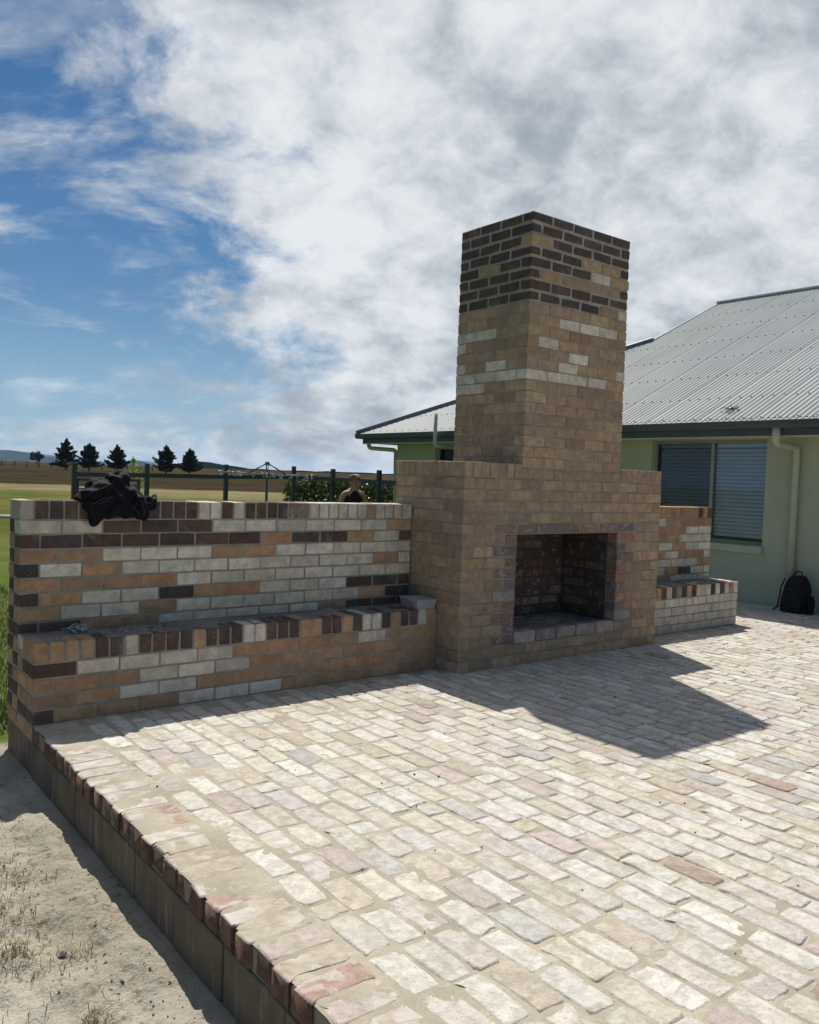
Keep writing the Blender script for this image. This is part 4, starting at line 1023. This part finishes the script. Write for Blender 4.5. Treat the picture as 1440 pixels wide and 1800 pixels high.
def hoist():
    cx, cy = 5.307, 7.515
    root = tag(empty('rotary_clothesline', (cx, cy, GZ)), 'rotary clothesline with pegs on its wires standing on the lawn', 'clothesline')
    ms = simple('galvanised_pipe', (0.09, 0.11, 0.12), 0.45, 0.15, metallic=0.3)
    top = 1.60 - GZ; arm = 1.395 - GZ
    MB().tube([(0, 0, 0), (0, 0, top)], 0.022, 10).build('mast', ms, root, True); MB().tube([(0, 0, arm - .05), (0, 0, arm + .05)], 0.034, 10).build('hub', ms, root, True); MB().tube([(0, 0, top - .05), (0, 0, top + .008)], 0.036, 10).build('crown', ms, root, True)
    ends = []
    for k in range(4):
        a = math.radians(-38 + 12 + 90 * k); c, s = math.cos(a), math.sin(a); r = 0.82
        e = Vector((c * r, s * r, arm + (0.035 if k == 2 else 0.02))); ends.append(e)
        MB().tube([(c * .03, s * .03, arm), e], 0.012, 8).build('arm', ms, root, True)
        MB().tube([(c * .02, s * .02, top - .02), (c * .30, s * .30, arm + .02)], 0.011, 8).build('strut', ms, root, True)
    wire = simple('pale_wire', (0.42, 0.44, 0.45), 0.5)
    mp = [simple('peg_white', (0.6, 0.6, 0.58), 0.5), simple('peg_grey', (0.35, 0.38, 0.40), 0.5)]
    rng = random.Random(4); pegme = {}
    for f in (1.0, .82, .64, .46):
        for k in range(4):
            a, b = ends[k] * 1.0, ends[(k + 1) % 4] * 1.0; a = Vector((a.x * f, a.y * f, a.z)); b = Vector((b.x * f, b.y * f, b.z))
            pts = [a.lerp(b, t / 6) - Vector((0, 0, .02 * math.sin(math.pi * t / 6))) for t in range(7)]
            MB().tube(pts, 0.003, 4, False).build('wire', wire, root)
            if f > .6:
                for _ in range(3):
                    t = rng.choice([rng.uniform(.05, .3), rng.uniform(.7, .95), rng.uniform(0, 1)]); p = a.lerp(b, t) - Vector((0, 0, .02 * math.sin(math.pi * t))); j = rng.randrange(2)
                    if j not in pegme: o = MB().add([(-.006, -.012, .02), (.006, -.012, .02), (.007, -.006, -.055), (-.007, -.006, -.055), (-.006, .012, .02), (.006, .012, .02), (.007, .006, -.055), (-.007, .006, -.055)], [(0, 1, 2, 3), (7, 6, 5, 4), (0, 4, 5, 1), (3, 2, 6, 7), (0, 3, 7, 4), (1, 5, 6, 2)]).build('peg', mp[j], root); pegme[j] = o.data
                    else: o = link(bpy.data.objects.new('peg', pegme[j]), root)
                    o.location = p; o.rotation_euler = (rng.uniform(-.4, .4), rng.uniform(-.6, .6), rng.uniform(0, 3))
def leaf_cloud(name, pts, size, mat, parent, rng, nrm=None):
    n = len(pts); pts = np.asarray(pts, np.float32)
    d = rng.normal(size=(n, 3)); d /= np.linalg.norm(d, axis=1)[:, None]; e = rng.normal(size=(n, 3)); e -= (e * d).sum(1)[:, None] * d; e /= np.linalg.norm(e, axis=1)[:, None]
    s = (size * rng.uniform(.6, 1.3, n))[:, None]; up = np.cross(d, e)
    v = np.stack([pts - d * s, pts + e * s * .45 + up * s * .15, pts + d * s, pts - e * s * .45 + up * s * .15], 1).reshape(-1, 3)
    return np_mesh(name, v, np.arange(4 * n).reshape(n, 4), mat, parent)
def leaf_mat(name, a, b, rough=0.5, trans=0.25):
    M = Mat(name, rough); M.color(M.mix(M.ss(M.noise(9, 4, 0.7), 0.3, 0.7), a, b))
    t = M.N.new('ShaderNodeBsdfTranslucent'); t.inputs[0].default_value = (*[min(1, x * 1.6) for x in b], 1); mx = M.N.new('ShaderNodeMixShader'); mx.inputs[0].default_value = trans
    M.L.new(M.b.outputs[0], mx.inputs[1]); M.L.new(t.outputs[0], mx.inputs[2]); M.L.new(mx.outputs[0], M.N['Material Output'].inputs['Surface']); return M.m
def hedge():
    root = tag(empty('hedge', (8.6, 11.5, GZ)), 'clipped leafy green hedge behind the fence rail and the person', 'hedge')
    ax = Vector((0.788, -0.615, 0)); dp = Vector((0.6165, 0.787, 0)); c = CAM + FWD * 18.8 + RIGHT * (-0.6); c.z = GZ; root.location = (0, 0, 0)
    rng = np.random.default_rng(8); n = 26000
    u = rng.uniform(-2.15, 2.1, n); v = rng.uniform(-.5, .5, n); h = rng.uniform(0, 1, n) ** .8
    top = 1.60 + 0.12 * vnoise(u + 5, v, .35, 3) + 0.05 * vnoise(u + 5, v, .12, 4)
    v = np.sign(v) * (0.5 - np.abs(v) ** 2) * (1 + .25 * vnoise(u, h * 3, .3, 5)); u = u + 0.12 * vnoise(h * 3, v, .3, 6)
    P = np.array(c)[None] + np.outer(u, ax) + np.outer(v, dp) + np.outer(h * top, (0, 0, 1))
    leaf_cloud('foliage', P, .045, leaf_mat('hedge_leaf', (0.028, 0.05, 0.014), (0.085, 0.12, 0.035), .35, .15), root, rng)
    for k in range(9):
        b = c + ax * (-1.9 + k * .47); MB().tube([b, b + Vector((.03, .02, .6)), b + Vector((-.03, .05, 1.2))], [.03, .022, .01], 6).build('stem', M_BARK, root)
M_BARK = simple('bark', (0.10, 0.075, 0.05), .9, .3, 12)
def conifer(loc, H, Wd, seed, label):
    root = tag(empty('conifer_tree', loc), label, 'tree', 'conifers beyond the paddock'); rng = np.random.default_rng(seed)
    MB().tube([(0, 0, -.3), (.03, 0, H * .5), (0, .02, H * .97)], [.16, .09, .02], 7).build('trunk', M_BARK, root)
    P = []; br = MB()
    nb = int(70 + 20 * rng.random())
    for i in range(nb):
        t = rng.uniform(0.04, 1) ** .9; a = rng.uniform(0, 6.283); R = Wd / 2 * (1 - t) ** .72 * rng.uniform(.5, 1.15) * (0.85 if t < .12 else 1) + .12
        z0 = H * (0.06 + .90 * t); rise = rng.uniform(.10, .60) * R
        m = int(60 + 150 * R / (Wd / 2))
        s = rng.uniform(.1, 1, m) ** .7
        x = np.cos(a) * R * s; y = np.sin(a) * R * s; z = z0 + rise * s ** 1.5 - .10 * R * s + rng.normal(0, .07, m)
        x = x + rng.normal(0, .13 + .10 * R, m) * (1.1 - s); y = y + rng.normal(0, .13 + .10 * R, m) * (1.1 - s)
        P.append(np.stack([x, y, z], 1))
    P.append(np.stack([rng.normal(0, .07, 60), rng.normal(0, .07, 60), H * rng.uniform(.9, 1.03, 60)], 1))
    o = leaf_cloud('crown', np.concatenate(P), .17, M_CONIFER, root, rng)
def trees():
    global M_CONIFER
    M_CONIFER = leaf_mat('conifer_needles', (0.010, 0.018, 0.012), (0.028, 0.042, 0.022), .7, .08)
    L = ['tallest and widest dark conifer at the end of the conifer row', 'rounded dark conifer standing close beside the tallest one', 'pointed dark conifer standing alone above the jacket', 'pointed conifer, one of a close pair beyond the fence post', 'shorter bushy conifer, the other of the close pair beyond the fence post']
    for (x, y, top, wd), l, s in zip([(42.5, 151.9, 6.14, 6.4), (45.7, 149.3, 5.36, 5.6), (49.7, 146.2, 5.34, 5.3), (56.6, 140.8, 5.55, 5.8), (59.9, 138.2, 5.09, 5.2)], L, range(5)):
        z = float(ground_z(np.array(x), np.array(y))) - .1; conifer((x, y, z), top - z, wd, 30 + s, l)
    # lone round tree far left
    rng = np.random.default_rng(5); z = float(ground_z(np.array(67.3), np.array(272.4)))
    root = tag(empty('paddock_tree', (67.3, 272.4, z)), 'small round lone tree on the far paddock against the blue hills', 'tree')
    MB().tube([(0, 0, -.3), (.1, 0, 1.4), (0, 0, 2.4)], [.2, .15, .1], 6).build('trunk', M_BARK, root)
    d = rng.normal(size=(1800, 3)); d /= np.linalg.norm(d, axis=1)[:, None]; P = d * (rng.uniform(.5, 1, 1800) ** .5)[:, None] * (1 + .25 * np.sin(d[:, :1] * 7)) * np.array([1.9, 1.9, 1.35]) + np.array([0, 0, 2.6])
    leaf_cloud('crown', P, .22, M_CONIFER, root, rng)
    # sapling on the lawn
    sx, sy = 5.90, 15.3; root = tag(empty('sapling', (sx, sy, GZ)), 'slender sapling with light green leaves behind the jacket', 'tree')
    MB().tube([(0, 0, -.05), (.02, 0, .9), (0, .02, 1.75)], [.016, .012, .005], 6).build('trunk', M_BARK, root)
    t = rng.uniform(.28, 1.0, 900); a = rng.uniform(0, 6.28, 900); R = .30 * np.sin(np.clip((t - .22) / .8, 0, 1) * 3.0 + .1) * rng.uniform(.2, 1, 900)
    leaf_cloud('crown', np.stack([np.cos(a) * R, np.sin(a) * R, t * 1.93 + rng.normal(0, .03, 900)], 1), .032, leaf_mat('sapling_leaf', (0.10, 0.16, 0.03), (0.20, 0.27, 0.06), .5, .4), root, rng)
def hills():
    M = Mat('hill_forest', 1.0); M.color(M.mix(M.ss(M.noise(.004, 6, .65), .35, .65), (0.022, 0.036, 0.022), (0.035, 0.050, 0.030))); mt = M.m
    # a long forested range about five kilometres off
    V = []; F = []; n = 90
    for i in range(n + 1):
        u = -900 + i * (1400 / n); d = 5000.0
        px = u; hh = 23 * math.exp(-((u + 40) / 190) ** 2) + 9 * math.exp(-((u - 235) / 40) ** 2) + 16 * math.exp(-((u + 420) / 240) ** 2) + 1.2 * math.sin(u / 17) + .8 * math.sin(u / 7.3)
        dirv = FWD + RIGHT * ((u - 720) / 1466.0); dirv.z = 0; b = CAM + dirv * d; top = max(-20.0, (hh + 0.0) / 1466 * d * 1.0)
        V += [(b.x, b.y, -80), (b.x, b.y, 1.4 + top), (b.x + FWD.x * 900, b.y + FWD.y * 900, 1.4 + top * .7), (b.x + FWD.x * 900, b.y + FWD.y * 900, -80)]
    for i in range(n):
        a = 4 * i
        for k in range(3): F.append((a + k, a + 4 + k, a + 5 + k, a + k + 1))
    tag(mesh('hills', V, F, mt), 'blue forested hill range on the horizon', None, kind='structure')
    # low green rise nearer
    V = []; F = []; n = 60
    Mg = simple('rise_scrub', (0.035, 0.05, 0.03), 1, .3, .05)
    for i in range(n + 1):
        u = 250 + i * (1400 / n); d = 900.0; hh = 9.5 * math.exp(-((u - 345) / 60) ** 2) + 5.5 + .7 * math.sin(u / 9) + .5 * math.sin(u / 4.1) if u > 300 else 9.5 * math.exp(-((u - 345) / 45) ** 2)
        dirv = FWD + RIGHT * ((u - 720) / 1466.0); dirv.z = 0; b = CAM + dirv * d; top = hh / 1466 * d
        V += [(b.x, b.y, -20), (b.x, b.y, 1.4 + top), (b.x + FWD.x * 200, b.y + FWD.y * 200, -20)]
    for i in range(n):
        a = 3 * i; F += [(a, a + 3, a + 4, a + 1), (a + 1, a + 4, a + 5, a + 2)]
    tag(mesh('scrub_rise', V, F, Mg), 'low scrubby rise along the horizon behind the fence', None, kind='structure')
def haze():
    o = MB().box(-7000, 8500, -4000, 8500, -400, 140).build('haze', None); tag(o, 'thin blue daylight haze over the far country', None, kind='stuff')
    m = bpy.data.materials.new('haze_air'); m.use_nodes = True; N = m.node_tree.nodes; N.clear()
    out = N.new('ShaderNodeOutputMaterial'); v = N.new('ShaderNodeVolumePrincipled'); v.inputs['Density'].default_value = 0.000062; v.inputs['Color'].default_value = (0.50, 0.72, 1.0, 1); v.inputs['Anisotropy'].default_value = 0.2
    m.node_tree.links.new(v.outputs[0], out.inputs['Volume']); o.data.materials.append(m)
def far_fence():
    root = tag(empty('paddock_fence'), 'far thin paddock fence posts on the brown rise below the hills', 'fence'); me = None; mt = simple('old_timber', (0.12, 0.11, 0.10), .9)
    for i in range(14):
        u = -20 + i * 22; dirv = FWD + RIGHT * ((u - 720) / 1466.0); dirv.z = 0; b = CAM + dirv * 175
        z = float(ground_z(np.array(b.x), np.array(b.y)))
        if me is None: o = MB().cbox(-.09, .09, -.09, .09, -.2, 1.35, .01).build('post', mt, root); me = o.data
        else: o = link(bpy.data.objects.new('post', me), root)
        o.location = (b.x, b.y, z)
    # white pipe lying on the lawn
    dirv = FWD + RIGHT * ((-60 - 720) / 1466.0); dirv.z = 0; a = CAM + dirv * 25.6; dirv = FWD + RIGHT * ((90 - 720) / 1466.0); dirv.z = 0; b = CAM + dirv * 25.9
    root = tag(empty('white_edging'), 'white edging board lying along the lawn beyond the wall end', 'edging')
    za = float(ground_z(np.array(a.x), np.array(a.y))) + .05; a.z = za; b.z = za
    MB().tube([a, b], .055, 8).build('board', simple('white_paint', (.7, .7, .68), .5), root)

# ------------------------------------------------------------------ person
def person():
    px, py = 6.69, 7.06
    root = tag(empty('person', (px, py, GZ), 0), 'person in a black singlet with short brown hair, looking down, beyond the wall', 'person')
    # facing: local -y is forward; turn to face back toward the patio and a little to its house side
    root.rotation_euler = (0, 0, math.atan2(-0.6155 + 0.55 * 0.788, 0.787 + 0.55 * 0.615) * 1.0 * 0 + math.radians(-38 + 28))
    skin = simple('skin', (0.42, 0.235, 0.165), .55, .06); black = simple('black_singlet', (0.012, 0.012, 0.016), .8, .2); shorts = simple('navy_shorts', (0.03, 0.035, 0.05), .8); hair = simple('brown_hair', (0.19, 0.13, 0.075), .6, .35, 60); boot = simple('tan_boot', (0.16, 0.10, 0.06), .7)
    H = {}
    V = []; E = []; Rr = []
    def v(p, r, parent=None):
        V.append(p); Rr.append(r if isinstance(r, tuple) else (r, r))
        if parent is not None: E.append((parent, len(V) - 1))
        return len(V) - 1
    pel = v((0, 0, .93), (.135, .10)); w_ = v((0, 0, 1.05), (.125, .09), pel); ch = v((0, .0, 1.25), (.15, .105), w_); nb = v((0, .0, 1.42), (.075, .07), ch); nk = v((0, -.035, 1.47), (.054, .054), nb)
    hd = v((0, -.065, 1.505), (.060, .070), nk); h2 = v((0, -.070, 1.595), (.078, .096), hd); h3 = v((0, -.055, 1.67), (.048, .058), h2)
    v((0, -.155, 1.525), (.016, .016), hd)
    for s in (-1, 1):
        sh = v((s * .165, 0, 1.39), .055, nb); ua = v((s * .215, .015, 1.25), .046, sh); el = v((s * .245, .02, 1.10), .037, ua); fa = v((s * .235, -.06, .99), .033, el); wr = v((s * .215, -.13, .89), .024, fa); pm = v((s * .21, -.155, .845), (.034, .018), wr)
        for k in range(4):
            q = v((s * (.185 + .018 * k), -.175, .80 - .006 * (k in (1, 2))), .0085, pm); q = v((s * (.185 + .018 * k), -.172, .765 - .008 * (k in (1, 2))), .0078, q)
        q = v((s * .178, -.185, .838), .0095, pm); v((s * .168, -.20, .805), .0085, q)
        hp = v((s * .095, 0, .86), (.085, .09), pel); th = v((s * .105, -.01, .68), .074, hp); kn = v((s * .11, -.02, .48), .055, th); cf = v((s * .112, .01, .33), .052, kn); an = v((s * .115, .015, .09), .036, cf); v((s * .125, -.11, .045), (.04, .03), an)
    me = bpy.data.meshes.new('body'); me.from_pydata(V, E, []); o = link(bpy.data.objects.new('body', me), root); me.materials.append(skin)
    o.modifiers.new('s', 'SKIN'); sv = me.skin_vertices[0].data
    for i, r in enumerate(Rr): sv[i].radius = r
    sv[0].use_root = True; o.modifiers['s'].use_smooth_shade = True; ss_ = o.modifiers.new('d', 'SUBSURF'); ss_.levels = ss_.render_levels = 2
    def loft(name, rings, mat, parent=root):
        n = 20; VV = []; FF = []
        for cx, cy, cz, rx, ry in rings:
            for k in range(n): a = 2 * math.pi * k / n; VV.append((cx + rx * math.cos(a), cy + ry * math.sin(a), cz))
        for i in range(len(rings) - 1):
            for k in range(n): k2 = (k + 1) % n; FF.append((i * n + k, i * n + k2, (i + 1) * n + k2, (i + 1) * n + k))
        return mesh(name, VV, FF, mat, parent, True)
    loft('singlet', [(0, 0, .92, .170, .135), (0, 0, 1.05, .160, .120), (0, 0, 1.2, .175, .130), (0, 0, 1.30, .172, .128), (0, 0, 1.38, .135, .110), (0, 0, 1.435, .095, .085), (0, -.005, 1.455, .070, .072)], black)
    for s in (-1, 1): loft('shorts_leg', [(s * .09, 0, .95, .105, .125), (s * .098, -.005, .80, .11, .115), (s * .108, -.015, .52, .09, .09)], shorts)
    for s in (-1, 1):
        b = MB().cbox(s * .12 - .05, s * .12 + .05, -.17, .06, -.0, .085, .02); b.cbox(s * .115 - .048, s * .115 + .048, -.035, .06, .0855, .20, .02); b.build('boot', boot, root)
    # face details and hair
    for s in (-1, 1):
        MB().add(*ico((s * .030, -.160, 1.595), (.012, .006, .008))).build('eye', simple('eye_dark', (.03, .025, .02), .3), root)
        MB().add(*ico((s * .088, -.055, 1.575), (.012, .022, .032))).build('ear', skin, root, True)
    MB().add(*ico((0, -.172, 1.562), (.014, .018, .026))).build('nose', skin, root, True); MB().add(*ico((0, -.164, 1.527), (.024, .008, .006))).build('mouth', simple('lips', (.30, .13, .10), .5), root)
    rng = np.random.default_rng(3); hv, hf = ico((0, -.040, 1.640), (.094, .112, .086), 3)
    hv = [(x + rng.normal(0, .004), y + rng.normal(0, .004), z + .012 * math.sin(40 * x + 25 * y) + rng.normal(0, .004)) for x, y, z in hv]
    keep = [f for f in hf if not all(hv[i][1] < -.095 and hv[i][2] < 1.64 for i in f)]
    mesh('hair', hv, keep, hair, root, True)
    # head nods forward: tip the figure a little
    sc = (1.478 - GZ) / 1.735; root.scale = (sc, sc, sc)
def ico(c, r, sub=2):
    bm = bmesh.new(); bmesh.ops.create_icosphere(bm, subdivisions=sub, radius=1.0); v = [(c[0] + p.co.x * r[0], c[1] + p.co.y * r[1], c[2] + p.co.z * r[2]) for p in bm.verts]; f = [tuple(x.index for x in q.verts) for q in bm.faces]; bm.free(); return v, f

# ------------------------------------------------------------------ grass, tufts and pebbles
def blades(name, P, h, wd, mat, lean, rng, label, cat):
    n = len(P); P = np.asarray(P, np.float32); a = rng.uniform(0, 6.283, n); hh = h * rng.uniform(.45, 1.25, n); ln = lean * rng.uniform(.2, 1.3, n)
    side = np.stack([-np.sin(a), np.cos(a), 0 * a], 1) * (wd * rng.uniform(.6, 1.3, n))[:, None]; d = np.stack([np.cos(a), np.sin(a), 0 * a], 1)
    mid = P + d * (hh * ln * .35)[:, None] + np.stack([0 * a, 0 * a, hh * .6], 1); tip = P + d * (hh * ln)[:, None] + np.stack([0 * a, 0 * a, hh * (1 - .3 * np.clip(ln, 0, 1.6))], 1)
    v = np.stack([P - side, P + side, mid + side * .7, tip, mid - side * .7], 1).reshape(-1, 3)
    b = np.arange(n)[:, None] * 5
    me = np.concatenate([b + np.array([[0, 1, 2]]), b + np.array([[0, 2, 4]]), b + np.array([[4, 2, 3]])], 0)
    o = np_mesh(name, v, me, mat); tag(o, label, cat, kind='stuff'); return o
def vegetation():
    rng = np.random.default_rng(21)
    n = 60000; x = rng.uniform(-2.2, 1.5, n); y = 0.95 + (rng.uniform(0, 1, n) ** 1.6) * 8
    keep = y + .5 * vnoise(x, y, .5, 6) > 1.05; x, y = x[keep], y[keep]
    M = Mat('lawn_blade', .6); M.color(M.mix(M.ss(M.noise(3, 5, .7), .3, .7), (0.07, 0.115, 0.022), (0.20, 0.22, 0.07)))
    blades('lawn_grass', np.stack([x, y, ground_z(x, y)], 1), .055, .0028, M.m, .7, rng, 'green lawn blades behind the end of the wall', 'grass')
    # dry tufts on the dirt
    Pt = []
    for k in range(85):
        cx, cy = rng.uniform(-1.25, -0.28), rng.uniform(-2.4, -0.75); s = rng.uniform(.02, .07); m = int(rng.uniform(14, 90)); Pt.append(np.stack([rng.normal(cx, s, m), rng.normal(cy, s, m)], 1))
    Pt.append(np.stack([rng.uniform(-1.4, -.25, 500), rng.uniform(-2.6, -.3, 500)], 1))
    Pt = np.concatenate(Pt); Pt = Pt[Pt[:, 0] < -0.2]
    blades('dry_grass', np.column_stack([Pt, ground_z(Pt[:, 0], Pt[:, 1])]), .036, .0014, simple('straw', (0.27, 0.20, 0.105), .8, .35, 30), 1.5, rng, 'dry straw tufts and stalks on the sandy dirt', 'dry grass')
    x = -0.55 - np.abs(rng.normal(0, .45, 5000)); y = rng.uniform(-2.6, -1.2, 5000); k = vnoise(x, y, .22, 14) + .7 * np.clip((-x - .6), 0, .5) > .22; x, y = x[k], y[k]
    blades('weed_grass', np.stack([x, y, ground_z(x, y)], 1), .040, .002, M.m, .9, rng, 'thin green weeds creeping over the dirt', 'weeds')
    mb = MB(); r = random.Random(6)
    for i in range(900):
        px, py = r.uniform(-1.5, -0.08), r.uniform(-2.7, 0.5); s = r.choice([.004, .005, .006, .008, .011]) * r.uniform(.7, 1.4)
        if i < 3: px, py, s = [(-.345, -1.60, .030), (-.36, -1.02, .012), (-.5, -1.2, .014)][i]
        v, f = chamfer_box(s, s * r.uniform(.6, 1), s * .7, s * .25, s * .15, r); a = r.uniform(0, 6.28); c, n_ = math.cos(a), math.sin(a); z = float(ground_z(np.array(px), np.array(py))) + s * .15
        mb.add([(px + p * c - q * n_, py + p * n_ + q * c, z + t) for p, q, t in v], f)
    tag(mb.build('pebbles', simple('pebble', (0.24, 0.21, 0.17), .9, .4, 40)), 'small pebbles and clods scattered on the sandy dirt', 'pebbles', kind='stuff')

build_ground(); build_patio(); left_wall(); fireplace(); right_wall(); house(); twigs()
hills(); trees(); far_fence(); hedge(); fence(); hoist(); person(); jacket(); tub(); offcuts(); backpack(); vegetation(); haze()
